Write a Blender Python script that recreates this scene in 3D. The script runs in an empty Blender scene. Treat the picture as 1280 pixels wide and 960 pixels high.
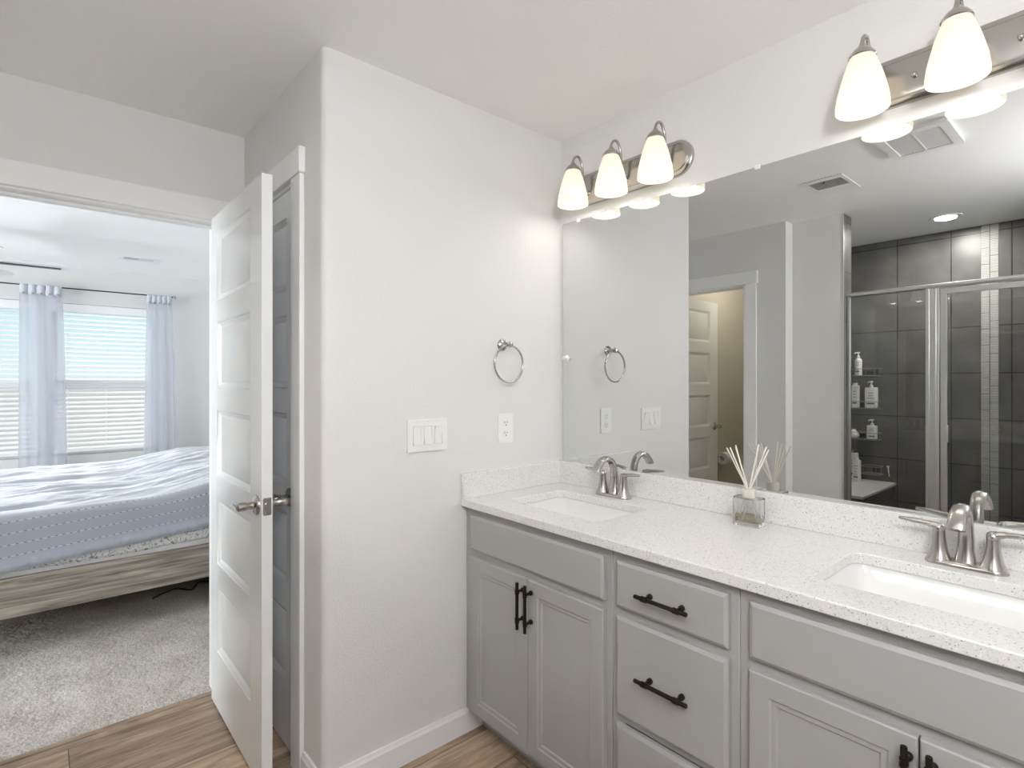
import bpy, bmesh, math, random
from mathutils import Vector, Matrix, noise
random.seed(7)
SC = bpy.context.scene
COL = SC.collection
PI = math.pi

# ------------------------------------------------------------------ camera, world, sun, exposure
CAM = (1.726, -1.783, 1.361)
cd = bpy.data.cameras.new('camera'); cam = bpy.data.objects.new('camera', cd); COL.objects.link(cam)
cd.sensor_width = 36; cd.lens = 36*683/1280; cd.shift_y = -4/1280; cd.clip_start = .02
cam.location = CAM
cam.rotation_euler = (PI/2, 0, math.atan2(math.cos(math.atan(591/683)), math.sin(math.atan(591/683))))
SC.camera = cam

SC.view_settings.view_transform = 'Standard'; SC.view_settings.look = 'None'
SC.view_settings.gamma = 1; SC.view_settings.use_curve_mapping = False
SC.view_settings.exposure = 0.06
SC.cycles.max_bounces = 24; SC.cycles.diffuse_bounces = 12; SC.cycles.glossy_bounces = 8
SC.cycles.transmission_bounces = 12; SC.cycles.transparent_max_bounces = 16
SC.cycles.sample_clamp_indirect = 8; SC.cycles.blur_glossy = .3

SKY = 1.9; BULB = .85; SHADE_E = .50; CAN = 19.0; SUN = 3.0; GLOBE_FILL = 90; DAY_FILL = 205; TOILET_FILL = 8
w = bpy.data.worlds.new('sky'); SC.world = w; w.use_nodes = True
nt = w.node_tree; nt.nodes.clear()
wo = nt.nodes.new('ShaderNodeOutputWorld'); bg = nt.nodes.new('ShaderNodeBackground')
tc = nt.nodes.new('ShaderNodeTexCoord'); sx = nt.nodes.new('ShaderNodeSeparateXYZ')
cr = nt.nodes.new('ShaderNodeValToRGB')
nt.links.new(tc.outputs['Generated'], sx.inputs[0]); nt.links.new(sx.outputs['Z'], cr.inputs[0])
mpw = nt.nodes.new('ShaderNodeMapRange'); mpw.inputs[1].default_value = -1; mpw.inputs[2].default_value = 1
nt.links.new(sx.outputs['Z'], mpw.inputs[0]); nt.links.new(mpw.outputs[0], cr.inputs[0])
e = cr.color_ramp.elements
e[0].position = .0; e[0].color = (.30, .29, .27, 1)
e[1].position = 1.0; e[1].color = (.20, .36, .62, 1)
for p, c_ in ((.494, (.34, .34, .33, 1)), (.503, (.42, .50, .52, 1)), (.56, (.34, .48, .53, 1))):
    n_ = e.new(p); n_.color = c_
nt.links.new(cr.outputs[0], bg.inputs[0]); bg.inputs[1].default_value = SKY
nt.links.new(bg.outputs[0], wo.inputs[0])

sl = bpy.data.lights.new('sun', 'SUN'); sl.energy = SUN; sl.angle = math.radians(25); sl.color = (1, .97, .92)
so = bpy.data.objects.new('sun', sl); COL.objects.link(so)
so.rotation_euler = Vector((1, -.25, -.75)).to_track_quat('-Z', 'Y').to_euler()

# ------------------------------------------------------------------ materials
MATS = {}
def new_mat(name):
    m = bpy.data.materials.new(name); m.use_nodes = True
    b = m.node_tree.nodes['Principled BSDF']; MATS[name] = m
    return m, m.node_tree, b
def plain(name, col, rough=.5, metal=0, **kw):
    m, t, b = new_mat(name)
    b.inputs['Base Color'].default_value = (*col, 1); b.inputs['Roughness'].default_value = rough
    b.inputs['Metallic'].default_value = metal
    for k, v in kw.items(): b.inputs[k].default_value = v
    return m
def node(t, typ, **kw):
    n = t.nodes.new(typ)
    for k, v in kw.items():
        if k.startswith('_'): setattr(n, k[1:], v)
        else: n.inputs[k.replace('__', ' ')].default_value = v
    return n
def add_bump(t, b, src, strength, dist):
    bp = node(t, 'ShaderNodeBump'); bp.inputs['Strength'].default_value = strength; bp.inputs['Distance'].default_value = dist
    t.links.new(src, bp.inputs['Height']); t.links.new(bp.outputs[0], b.inputs['Normal'])
def coords(t): return node(t, 'ShaderNodeTexCoord').outputs['Object']
def noisy(name, col, rough, scale, strength, dist, detail=3, col2=None, metal=0):
    m, t, b = new_mat(name)
    b.inputs['Base Color'].default_value = (*col, 1); b.inputs['Roughness'].default_value = rough; b.inputs['Metallic'].default_value = metal
    n = node(t, 'ShaderNodeTexNoise'); n.inputs['Scale'].default_value = scale; n.inputs['Detail'].default_value = detail
    t.links.new(coords(t), n.inputs['Vector'])
    add_bump(t, b, n.outputs['Fac'], strength, dist)
    if col2:
        r = node(t, 'ShaderNodeValToRGB'); r.color_ramp.elements[0].position = .35; r.color_ramp.elements[1].position = .65
        r.color_ramp.elements[0].color = (*col, 1); r.color_ramp.elements[1].color = (*col2, 1)
        t.links.new(n.outputs['Fac'], r.inputs[0]); t.links.new(r.outputs[0], b.inputs['Base Color'])
    return m
M_wall = noisy('painted_wall', (.715, .713, .706), .6, 120, .45, .003, 2)
M_wall_t = noisy('toilet_wall_paint', (.57, .545, .48), .6, 130, .3, .0022, 2)
M_ceil = noisy('ceiling_texture', (.90, .895, .885), .8, 80, .3, .003, 3)
M_trim = plain('white_trim', (.84, .84, .84), .35)
M_door = plain('white_door', (.84, .85, .86), .22)
M_cab = noisy('grey_cabinet_paint', (.36, .36, .355), .38, 30, .02, .001)
M_cabin = plain('cabinet_gap', (.12, .12, .12), .7)
M_nickel = plain('brushed_nickel', (.47, .455, .43), .22, 1)
M_chrome = plain('chrome', (.75, .75, .75), .1, 1)
M_steel = plain('satin_aluminium', (.72, .72, .71), .33, 1)
M_bronze = noisy('dark_bronze', (.018, .013, .010), .42, 200, .1, .001, 2, None, .6)
M_plastic = plain('white_plastic', (.82, .82, .81), .3)
M_dark = plain('dark_slot', (.03, .03, .03), .6)
M_ceramic = plain('white_ceramic', (.74, .74, .73), .12)
M_reed = plain('white_reed', (.74, .71, .64), .6)
M_collar = plain('cream_collar', (.60, .57, .50), .5)
M_label = plain('label_print', (.16, .16, .17), .5)
M_bottle = plain('white_bottle', (.80, .80, .78), .35)
M_wire = plain('dark_wire', (.05, .05, .05), .35, .8)
M_cwire = plain('caddy_wire', (.30, .30, .30), .4, .3)
M_paper = plain('paper', (.85, .84, .82), .9)
M_black = plain('black_plastic', (.02, .02, .02), .5)
M_mattress = plain('white_mattress', (.80, .80, .80), .8)
M_slat = plain('white_blind', (.86, .87, .88), .45)
M_fan = plain('fan_blade', (.80, .81, .82), .4)
M_fandark = plain('fan_bracket', (.12, .12, .13), .35, .6)
M_mirror = plain('mirror_silver', (.75, .76, .755), .0, 1)
M_mirredge = plain('mirror_edge', (.30, .33, .32), .2)

def glass_mat(name, tint=(1, 1, 1), rough=0):
    m = bpy.data.materials.new(name); m.use_nodes = True; t = m.node_tree; t.nodes.clear()
    o = t.nodes.new('ShaderNodeOutputMaterial'); mx = t.nodes.new('ShaderNodeMixShader')
    tr = t.nodes.new('ShaderNodeBsdfTransparent'); gl = t.nodes.new('ShaderNodeBsdfGlossy'); fr = t.nodes.new('ShaderNodeFresnel')
    tr.inputs[0].default_value = (*tint, 1); gl.inputs['Roughness'].default_value = rough; fr.inputs[0].default_value = 1.5
    t.links.new(fr.outputs[0], mx.inputs[0]); t.links.new(tr.outputs[0], mx.inputs[1]); t.links.new(gl.outputs[0], mx.inputs[2])
    t.links.new(mx.outputs[0], o.inputs[0]); return m
M_glass = glass_mat('window_glass', (.97, .98, .98))
M_sglass = glass_mat('shower_glass', (.94, .945, .94))
m, t, b = new_mat('bottle_glass'); M_bglass = m
b.inputs['Base Color'].default_value = (.97, .98, .98, 1); b.inputs['Roughness'].default_value = .02
b.inputs['Transmission Weight'].default_value = 1; b.inputs['IOR'].default_value = 1.45
m, t, b = new_mat('diffuser_oil'); M_oil = m
b.inputs['Base Color'].default_value = (.70, .66, .52, 1); b.inputs['Roughness'].default_value = .02
b.inputs['Transmission Weight'].default_value = .85; b.inputs['IOR'].default_value = 1.36

# frosted lamp glass: glows warm, brightest round the bulb
m = bpy.data.materials.new('frosted_lamp_glass'); m.use_nodes = True; t = m.node_tree; t.nodes.clear(); M_shade = m
o = t.nodes.new('ShaderNodeOutputMaterial'); mx = t.nodes.new('ShaderNodeMixShader'); ad = t.nodes.new('ShaderNodeAddShader'); em = t.nodes.new('ShaderNodeEmission')
df = t.nodes.new('ShaderNodeBsdfDiffuse'); tl = t.nodes.new('ShaderNodeBsdfTranslucent'); mx.inputs[0].default_value = .6
df.inputs[0].default_value = (.62, .58, .52, 1); tl.inputs[0].default_value = (.46, .43, .38, 1)
em.inputs[0].default_value = (1, .92, .80, 1); em.inputs[1].default_value = SHADE_E
t.links.new(df.outputs[0], mx.inputs[1]); t.links.new(tl.outputs[0], mx.inputs[2]); t.links.new(mx.outputs[0], ad.inputs[0]); t.links.new(em.outputs[0], ad.inputs[1]); t.links.new(ad.outputs[0], o.inputs[0])
m, t, b = new_mat('bulb_glow'); M_bulb = m
b.inputs['Emission Color'].default_value = (1, .94, .84, 1); b.inputs['Emission Strength'].default_value = 2.2
m, t, b = new_mat('globe_fill_glow'); M_globe_fill = m
b.inputs['Emission Color'].default_value = (.97, .98, 1, 1); b.inputs['Emission Strength'].default_value = GLOBE_FILL  # glow of the added bathroom fill globe
m, t, b = new_mat('can_lens'); M_can = m
b.inputs['Emission Color'].default_value = (1, .95, .86, 1); b.inputs['Emission Strength'].default_value = 8

# quartz: white with sparse grey specks
m, t, b = new_mat('speckled_quartz'); M_quartz = m
co = coords(t)
v1 = node(t, 'ShaderNodeTexVoronoi'); v1.inputs['Scale'].default_value = 420; t.links.new(co, v1.inputs['Vector'])
sp = node(t, 'ShaderNodeSeparateColor'); t.links.new(v1.outputs['Color'], sp.inputs[0])
r1 = node(t, 'ShaderNodeValToRGB'); r1.color_ramp.interpolation = 'CONSTANT'
el = r1.color_ramp.elements; el[0].position = 0; el[0].color = (.72, .715, .705, 1); el[1].position = .80; el[1].color = (.62, .61, .60, 1)
n_ = el.new(.88); n_.color = (.80, .80, .79, 1); n_ = el.new(.97); n_.color = (.36, .355, .35, 1)
t.links.new(sp.outputs[0], r1.inputs[0]); t.links.new(r1.outputs[0], b.inputs['Base Color'])
b.inputs['Roughness'].default_value = .18

# wood planks running along y
def wood_floor(name, ca, cb):
    m, t, b = new_mat(name); co = coords(t)
    s = node(t, 'ShaderNodeSeparateXYZ'); t.links.new(co, s.inputs[0])
    ax = node(t, 'ShaderNodeMath', _operation='ADD'); ax.inputs[1].default_value = .689+.184*40; t.links.new(s.outputs['X'], ax.inputs[0])
    ay = node(t, 'ShaderNodeMath', _operation='ADD'); ay.inputs[1].default_value = 1.702+1.22*20; t.links.new(s.outputs['Y'], ay.inputs[0])
    cb_ = node(t, 'ShaderNodeCombineXYZ'); t.links.new(ay.outputs[0], cb_.inputs[0]); t.links.new(ax.outputs[0], cb_.inputs[1])
    br = node(t, 'ShaderNodeTexBrick'); br.offset = .37; br.offset_frequency = 2
    br.inputs['Color1'].default_value = (0, 0, 0, 1); br.inputs['Color2'].default_value = (1, 1, 1, 1); br.inputs['Mortar'].default_value = (.5, .5, .5, 1)
    br.inputs['Scale'].default_value = 1; br.inputs['Brick Width'].default_value = 1.22; br.inputs['Row Height'].default_value = .184
    br.inputs['Mortar Size'].default_value = .0013; br.inputs['Mortar Smooth'].default_value = .2
    t.links.new(cb_.outputs[0], br.inputs['Vector'])
    mp = node(t, 'ShaderNodeMapping'); mp.inputs['Scale'].default_value = (14, 1.6, 1)
    va = node(t, 'ShaderNodeVectorMath', _operation='MULTIPLY_ADD'); va.inputs[1].default_value = (3, 3, 3)
    t.links.new(br.outputs['Color'], va.inputs[0]); t.links.new(co, va.inputs[2]); t.links.new(va.outputs[0], mp.inputs['Vector'])
    nz = node(t, 'ShaderNodeTexNoise'); nz.inputs['Scale'].default_value = 1.6; nz.inputs['Detail'].default_value = 7; nz.inputs['Roughness'].default_value = .62; nz.inputs['Distortion'].default_value = 1.2
    t.links.new(mp.outputs[0], nz.inputs['Vector'])
    r = node(t, 'ShaderNodeValToRGB'); r.color_ramp.elements[0].position = .3; r.color_ramp.elements[1].position = .72
    r.color_ramp.elements[0].color = (*ca, 1); r.color_ramp.elements[1].color = (*cb, 1); t.links.new(nz.outputs['Fac'], r.inputs[0])
    mr = node(t, 'ShaderNodeMapRange'); mr.inputs[3].default_value = .72; mr.inputs[4].default_value = 1.2
    t.links.new(br.outputs['Color'], mr.inputs[0])
    hv = node(t, 'ShaderNodeHueSaturation'); t.links.new(mr.outputs[0], hv.inputs['Value']); t.links.new(r.outputs[0], hv.inputs['Color'])
    mx = node(t, 'ShaderNodeMix', _data_type='RGBA'); t.links.new(br.outputs['Fac'], mx.inputs[0]); t.links.new(hv.outputs[0], mx.inputs[6]); mx.inputs[7].default_value = (.05, .035, .025, 1)
    t.links.new(mx.outputs[2], b.inputs['Base Color']); b.inputs['Roughness'].default_value = .38
    iv = node(t, 'ShaderNodeMath', _operation='SUBTRACT'); iv.inputs[0].default_value = 1; t.links.new(br.outputs['Fac'], iv.inputs[1])
    add_bump(t, b, iv.outputs[0], .4, .002)
    return m
M_floor = wood_floor('wood_planks', (.17, .108, .065), (.58, .44, .32))

# weathered bed wood, grain along y
m, t, b = new_mat('weathered_wood'); M_bedwood = m; co = coords(t)
mp = node(t, 'ShaderNodeMapping'); mp.inputs['Scale'].default_value = (1, 1.1, 22); t.links.new(co, mp.inputs['Vector'])
nz = node(t, 'ShaderNodeTexNoise'); nz.inputs['Scale'].default_value = 2; nz.inputs['Detail'].default_value = 8; nz.inputs['Roughness'].default_value = .6; nz.inputs['Distortion'].default_value = .8; t.links.new(mp.outputs[0], nz.inputs['Vector'])
r = node(t, 'ShaderNodeValToRGB'); r.color_ramp.elements[0].position = .32; r.color_ramp.elements[1].position = .7
r.color_ramp.elements[0].color = (.14, .115, .09, 1); r.color_ramp.elements[1].color = (.56, .50, .43, 1)
t.links.new(nz.outputs['Fac'], r.inputs[0]); t.links.new(r.outputs[0], b.inputs['Base Color']); b.inputs['Roughness'].default_value = .6

# carpet
m, t, b = new_mat('carpet_pile'); M_carpet = m; co = coords(t)
nz = node(t, 'ShaderNodeTexNoise'); nz.inputs['Scale'].default_value = 120; nz.inputs['Detail'].default_value = 4; t.links.new(co, nz.inputs['Vector'])
n2 = node(t, 'ShaderNodeTexNoise'); n2.inputs['Scale'].default_value = 5; n2.inputs['Detail'].default_value = 3; t.links.new(co, n2.inputs['Vector'])
ad = node(t, 'ShaderNodeMath', _operation='MULTIPLY_ADD'); ad.inputs[1].default_value = .45; t.links.new(n2.outputs['Fac'], ad.inputs[0]); t.links.new(nz.outputs['Fac'], ad.inputs[2])
r = node(t, 'ShaderNodeValToRGB'); r.color_ramp.elements[0].position = .50; r.color_ramp.elements[1].position = .92
r.color_ramp.elements[0].color = (.33, .295, .26, 1); r.color_ramp.elements[1].color = (.66, .615, .56, 1)
t.links.new(ad.outputs[0], r.inputs[0]); t.links.new(r.outputs[0], b.inputs['Base Color']); b.inputs['Roughness'].default_value = 1
add_bump(t, b, nz.outputs['Fac'], .6, .006)

# shower tile, planar in x-z or y-z
def tile(name, axis, off_u, off_v, wu=.3245, wv=.3245, col=(.085, .084, .083), col2=(.18, .178, .175), mortar=(.010, .010, .010), ms=.0035, rough=.3):
    m, t, b = new_mat(name); co = coords(t)
    s = node(t, 'ShaderNodeSeparateXYZ'); t.links.new(co, s.inputs[0])
    a1 = node(t, 'ShaderNodeMath', _operation='ADD'); a1.inputs[1].default_value = 50*wu-off_u; t.links.new(s.outputs[axis[0]], a1.inputs[0])
    a2 = node(t, 'ShaderNodeMath', _operation='ADD'); a2.inputs[1].default_value = 50*wv-off_v; t.links.new(s.outputs[axis[1]], a2.inputs[0])
    c2 = node(t, 'ShaderNodeCombineXYZ'); t.links.new(a1.outputs[0], c2.inputs[0]); t.links.new(a2.outputs[0], c2.inputs[1])
    br = node(t, 'ShaderNodeTexBrick'); br.offset = 0; br.inputs['Scale'].default_value = 1
    br.inputs['Brick Width'].default_value = wu; br.inputs['Row Height'].default_value = wv; br.inputs['Mortar Size'].default_value = ms; br.inputs['Mortar Smooth'].default_value = .1
    br.inputs['Color1'].default_value = (*col, 1); br.inputs['Color2'].default_value = (*[x*1.15 for x in col], 1); br.inputs['Mortar'].default_value = (*mortar, 1)
    t.links.new(c2.outputs[0], br.inputs['Vector'])
    nz = node(t, 'ShaderNodeTexNoise'); nz.inputs['Scale'].default_value = 5; nz.inputs['Detail'].default_value = 6; t.links.new(co, nz.inputs['Vector'])
    mx = node(t, 'ShaderNodeMix', _data_type='RGBA', _blend_type='ADD'); mr = node(t, 'ShaderNodeMapRange'); mr.inputs[1].default_value = .42; mr.inputs[2].default_value = .75; mr.inputs[4].default_value = .5
    t.links.new(nz.outputs['Fac'], mr.inputs[0]); t.links.new(mr.outputs[0], mx.inputs[0]); t.links.new(br.outputs['Color'], mx.inputs[6]); mx.inputs[7].default_value = (*[x-y for x, y in zip(col2, col)], 1)
    t.links.new(mx.outputs[2], b.inputs['Base Color']); b.inputs['Roughness'].default_value = rough
    iv = node(t, 'ShaderNodeMath', _operation='SUBTRACT'); iv.inputs[0].default_value = 1; t.links.new(br.outputs['Fac'], iv.inputs[1])
    add_bump(t, b, iv.outputs[0], .5, .002)
    return m
M_tile_x = tile('charcoal_tile', ('X', 'Z'), .498, .767)
M_tile_y = tile('charcoal_tile_side', ('Y', 'Z'), -3.18, .767)
M_tile_f = tile('charcoal_floor_tile', ('X', 'Y'), .46, -3.18, .1, .1)
M_mosaic = tile('grey_mosaic', ('X', 'Z'), .0, .0, 10, .0115, (.36, .36, .35), (.46, .46, .45), (.16, .16, .16), .0012, .4)

# floral sheet
m, t, b = new_mat('floral_sheet'); M_floral = m; co = coords(t)
v = node(t, 'ShaderNodeTexNoise'); v.inputs['Scale'].default_value = 34; v.inputs['Detail'].default_value = 5; v.inputs['Distortion'].default_value = 2.5; t.links.new(co, v.inputs['Vector'])
r = node(t, 'ShaderNodeValToRGB'); r.color_ramp.elements[0].position = .53; r.color_ramp.elements[1].position = .63
r.color_ramp.elements[0].color = (.80, .80, .80, 1); r.color_ramp.elements[1].color = (.25, .26, .29, 1)
t.links.new(v.outputs['Fac'], r.inputs[0]); t.links.new(r.outputs[0], b.inputs['Base Color']); b.inputs['Roughness'].default_value = .9
add_bump(t, b, v.outputs['Fac'], .3, .004)

# quilt: blue grey cotton with running stitch rows (uv: along, up from hem)
m, t, b = new_mat('quilt_cotton'); M_quilt = m
uv = node(t, 'ShaderNodeTexCoord').outputs['UV']; s = node(t, 'ShaderNodeSeparateXYZ'); t.links.new(uv, s.inputs[0])
def mth(op, a, bb=None):
    n = node(t, 'ShaderNodeMath', _operation=op)
    for i, x in enumerate((a, bb)):
        if x is None: continue
        if isinstance(x, (int, float)): n.inputs[i].default_value = x
        else: t.links.new(x, n.inputs[i])
    return n.outputs[0]
vv = mth('FRACT', mth('DIVIDE', mth('SUBTRACT', s.outputs[1], .012), .057)); uu = mth('FRACT', mth('DIVIDE', s.outputs[0], .030))
row = mth('MULTIPLY', mth('GREATER_THAN', vv, .02), mth('LESS_THAN', vv, .085)); dash = mth('LESS_THAN', uu, .62)
lim = mth('MULTIPLY', mth('GREATER_THAN', s.outputs[1], .05), mth('LESS_THAN', s.outputs[1], .275))
st = mth('MULTIPLY', mth('MULTIPLY', row, dash), lim); gap = mth('MULTIPLY', mth('MULTIPLY', row, mth('SUBTRACT', 1, dash)), lim)
nq = node(t, 'ShaderNodeTexNoise'); nq.inputs['Scale'].default_value = 400; t.links.new(uv, nq.inputs['Vector'])
rq = node(t, 'ShaderNodeValToRGB'); rq.color_ramp.elements[0].color = (.32, .345, .41, 1); rq.color_ramp.elements[1].color = (.46, .49, .56, 1); t.links.new(nq.outputs['Fac'], rq.inputs[0])
mx = node(t, 'ShaderNodeMix', _data_type='RGBA'); t.links.new(st, mx.inputs[0]); t.links.new(rq.outputs[0], mx.inputs[6]); mx.inputs[7].default_value = (.62, .64, .68, 1)
m2 = node(t, 'ShaderNodeMix', _data_type='RGBA'); t.links.new(gap, m2.inputs[0]); t.links.new(mx.outputs[2], m2.inputs[6]); m2.inputs[7].default_value = (.17, .18, .21, 1)
t.links.new(m2.outputs[2], b.inputs['Base Color']); b.inputs['Roughness'].default_value = .55
b.inputs['Sheen Weight'].default_value = 1; b.inputs['Sheen Roughness'].default_value = .4
add_bump(t, b, nq.outputs['Fac'], .3, .002)

# sheer curtain
m = bpy.data.materials.new('sheer_curtain'); m.use_nodes = True; t = m.node_tree; t.nodes.clear(); M_sheer = m
o = t.nodes.new('ShaderNodeOutputMaterial'); mx = t.nodes.new('ShaderNodeMixShader'); mb = t.nodes.new('ShaderNodeMixShader')
tr = t.nodes.new('ShaderNodeBsdfTransparent'); df = t.nodes.new('ShaderNodeBsdfDiffuse'); tl = t.nodes.new('ShaderNodeBsdfTranslucent')
df.inputs[0].default_value = (.66, .69, .77, 1); tl.inputs[0].default_value = (.66, .69, .77, 1); mb.inputs[0].default_value = .7; mx.inputs[0].default_value = .62
t.links.new(df.outputs[0], mb.inputs[1]); t.links.new(tl.outputs[0], mb.inputs[2]); t.links.new(tr.outputs[0], mx.inputs[1]); t.links.new(mb.outputs[0], mx.inputs[2]); t.links.new(mx.outputs[0], o.inputs[0])
M_tab = plain('curtain_tab_band', (.55, .58, .65), .8)

# ------------------------------------------------------------------ geometry helpers
def world_off(p):
    v = Vector((0, 0, 0))
    while p is not None: v += p.location; p = p.parent
    return v
class MB:
    def __init__(s): s.v = []; s.f = []; s.uv = None
    def add(s, vs, fs):
        n = len(s.v); s.v += [tuple(x) for x in vs]; s.f += [tuple(i+n for i in f) for f in fs]; return s
    def box(s, x0, y0, z0, x1, y1, z1):
        x0, x1 = sorted((x0, x1)); y0, y1 = sorted((y0, y1)); z0, z1 = sorted((z0, z1))
        return s.add([(x0,y0,z0),(x1,y0,z0),(x1,y1,z0),(x0,y1,z0),(x0,y0,z1),(x1,y0,z1),(x1,y1,z1),(x0,y1,z1)],
                     [(3,2,1,0),(4,5,6,7),(0,1,5,4),(1,2,6,5),(2,3,7,6),(3,0,4,7)])
    def lathe(s, prof, c=(0,0,0), axis='z', n=24, cap=True):
        ax = {'z': (Vector((1,0,0)), Vector((0,1,0)), Vector((0,0,1))), 'y': (Vector((1,0,0)), Vector((0,0,1)), Vector((0,1,0))), 'x': (Vector((0,1,0)), Vector((0,0,1)), Vector((1,0,0)))}
        a, b_, d = ax[axis] if isinstance(axis, str) else axis
        c = Vector(c); vs = []; fs = []
        for r, h in prof:
            for k in range(n):
                t_ = 2*PI*k/n; vs.append(c + a*r*math.cos(t_) + b_*r*math.sin(t_) + d*h)
        for i in range(len(prof)-1):
            for k in range(n):
                fs.append((i*n+k, i*n+(k+1) % n, (i+1)*n+(k+1) % n, (i+1)*n+k))
        if cap: fs.append(tuple(range(n))[::-1]); fs.append(tuple((len(prof)-1)*n+k for k in range(n)))
        return s.add(vs, fs)
    def tube(s, pts, r, n=10, cap=True, closed=False):
        pts = [Vector(p) for p in pts]; N = len(pts); rs = r if isinstance(r, (list, tuple)) else [r]*N
        vs = []; fs = []; prev = None
        for i, p in enumerate(pts):
            if closed: d = pts[(i+1) % N]-pts[i-1]
            else: d = pts[min(i+1, N-1)]-pts[max(i-1, 0)]
            d.normalize()
            if prev is None:
                u = d.cross(Vector((0, 0, 1)));
                if u.length < .1: u = d.cross(Vector((1, 0, 0)))
            else: u = prev - d*prev.dot(d)
            u.normalize(); prev = u; w_ = d.cross(u)
            for k in range(n):
                t_ = 2*PI*k/n; vs.append(p+(u*math.cos(t_)+w_*math.sin(t_))*rs[i])
        R = N if closed else N-1
        for i in range(R):
            for k in range(n):
                j = (i+1) % N; fs.append((i*n+k, i*n+(k+1) % n, j*n+(k+1) % n, j*n+k))
        if cap and not closed: fs.append(tuple(range(n))[::-1]); fs.append(tuple((N-1)*n+k for k in range(n)))
        return s.add(vs, fs)
    def sweep(s, pts, side, aw, at, n=16, pw=2.0):
        pts = [Vector(p) for p in pts]; N = len(pts); side = Vector(side).normalized(); vs = []; fs = []
        for i, p in enumerate(pts):
            d = (pts[min(i+1, N-1)]-pts[max(i-1, 0)]).normalized(); up = side.cross(d).normalized()
            for k in range(n):
                t_ = 2*PI*k/n; ct, st_ = math.cos(t_), math.sin(t_)
                ct = math.copysign(abs(ct)**(2/pw), ct); st_ = math.copysign(abs(st_)**(2/pw), st_)
                vs.append(p+side*aw[i]*ct+up*at[i]*st_)
        for i in range(N-1):
            for k in range(n): fs.append((i*n+k, i*n+(k+1) % n, (i+1)*n+(k+1) % n, (i+1)*n+k))
        fs.append(tuple(range(n))[::-1]); fs.append(tuple((N-1)*n+k for k in range(n)))
        return s.add(vs, fs)
    def prism(s, poly, h0, h1, mapf=lambda u, v, t_: (u, v, t_)):
        n = len(poly); vs = [mapf(u, v, h0) for u, v in poly]+[mapf(u, v, h1) for u, v in poly]
        fs = [tuple(range(n))[::-1], tuple(range(n, 2*n))]+[(k, (k+1) % n, n+(k+1) % n, n+k) for k in range(n)]
        return s.add(vs, fs)
    def fill(s, loops, h, mapf):
        bm = bmesh.new(); es = []
        for lp in loops:
            vs = [bm.verts.new((u, v, 0)) for u, v in lp]
            for i in range(len(vs)): es.append(bm.edges.new((vs[i], vs[(i+1) % len(vs)])))
        bmesh.ops.triangle_fill(bm, use_beauty=True, use_dissolve=False, edges=es, normal=(0, 0, 1))
        bm.verts.index_update(); base = len(s.v)
        for v in bm.verts: s.v.append(tuple(mapf(v.co.x, v.co.y, h)))
        for f in bm.faces: s.f.append(tuple(base+v.index for v in f.verts))
        bm.free(); return s
    def plate(s, outer, holes, h0, h1, mapf=lambda u, v, t_: (u, v, t_), hole_walls=True):
        s.fill([outer]+holes, h0, mapf); s.fill([outer]+holes, h1, mapf)
        for lp in [outer]+(holes if hole_walls else []):
            n = len(lp); s.add([mapf(u, v, h0) for u, v in lp]+[mapf(u, v, h1) for u, v in lp], [(k, (k+1) % n, n+(k+1) % n, n+k) for k in range(n)])
        return s
    def rings(s, rect, levels, mapf):     # nested rectangles (inset, depth); last one closed
        u0, v0, u1, v1 = rect; L_ = []
        for ins, dep in levels: L_.append([mapf(a, b_, dep) for a, b_ in ((u0+ins, v0+ins), (u1-ins, v0+ins), (u1-ins, v1-ins), (u0+ins, v1-ins))])
        vs = [p for l in L_ for p in l]; fs = []
        for i in range(len(L_)-1):
            for k in range(4): fs.append((i*4+k, i*4+(k+1) % 4, (i+1)*4+(k+1) % 4, (i+1)*4+k))
        q = (len(L_)-1)*4; fs.append((q, q+1, q+2, q+3)); return s.add(vs, fs)
    def grid(s, P, uvs=None):
        R = len(P); C_ = len(P[0]); base = len(s.v)
        s.add([p for row_ in P for p in row_], [(i*C_+j, i*C_+j+1, (i+1)*C_+j+1, (i+1)*C_+j) for i in range(R-1) for j in range(C_-1)])
        if uvs: s.uv = [u for row_ in uvs for u in row_]
        return s
    def build(s, name, mat, parent=None, at=None, bevel=0, seg=2, smooth=False, solid=0, angle=40, recalc=True):
        off = world_off(parent) if parent is not None else Vector(at or (0, 0, 0))
        me = bpy.data.meshes.new(name)
        me.from_pydata([tuple(Vector(v)-off) for v in s.v], [], s.f); me.materials.append(mat)
        if s.uv:
            ul = me.uv_layers.new(name='UVMap')
            for lp in me.loops: ul.data[lp.index].uv = s.uv[lp.vertex_index]
        if recalc:
            bm = bmesh.new(); bm.from_mesh(me)
            if not s.uv: bmesh.ops.remove_doubles(bm, verts=bm.verts, dist=1e-5)
            bmesh.ops.recalc_face_normals(bm, faces=bm.faces); bm.to_mesh(me); bm.free()
        o = bpy.data.objects.new(name, me); COL.objects.link(o)
        if parent is not None: o.parent = parent
        else: o.location = off
        if smooth or bevel:
            me.polygons.foreach_set('use_smooth', [True]*len(me.polygons))
            me.set_sharp_from_angle(angle=math.radians(angle))
        if bevel:
            bv = o.modifiers.new('bevel', 'BEVEL'); bv.width = bevel; bv.segments = seg; bv.limit_method = 'ANGLE'; bv.angle_limit = math.radians(35); bv.harden_normals = False
        if solid:
            sm = o.modifiers.new('solid', 'SOLIDIFY'); sm.thickness = solid; sm.offset = 0
        return o
def tag(o, label=None, cat=None, group=None, kind=None):
    if label: o['label'] = label
    if cat: o['category'] = cat
    if group: o['group'] = group
    if kind: o['kind'] = kind
    return o
def thing(name, loc, label=None, cat=None, group=None, kind=None, rz=0):
    o = bpy.data.objects.new(name, None); o.empty_display_size = .05; COL.objects.link(o); o.location = loc; o.rotation_euler.z = rz
    return tag(o, label, cat, group, kind)
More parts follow.
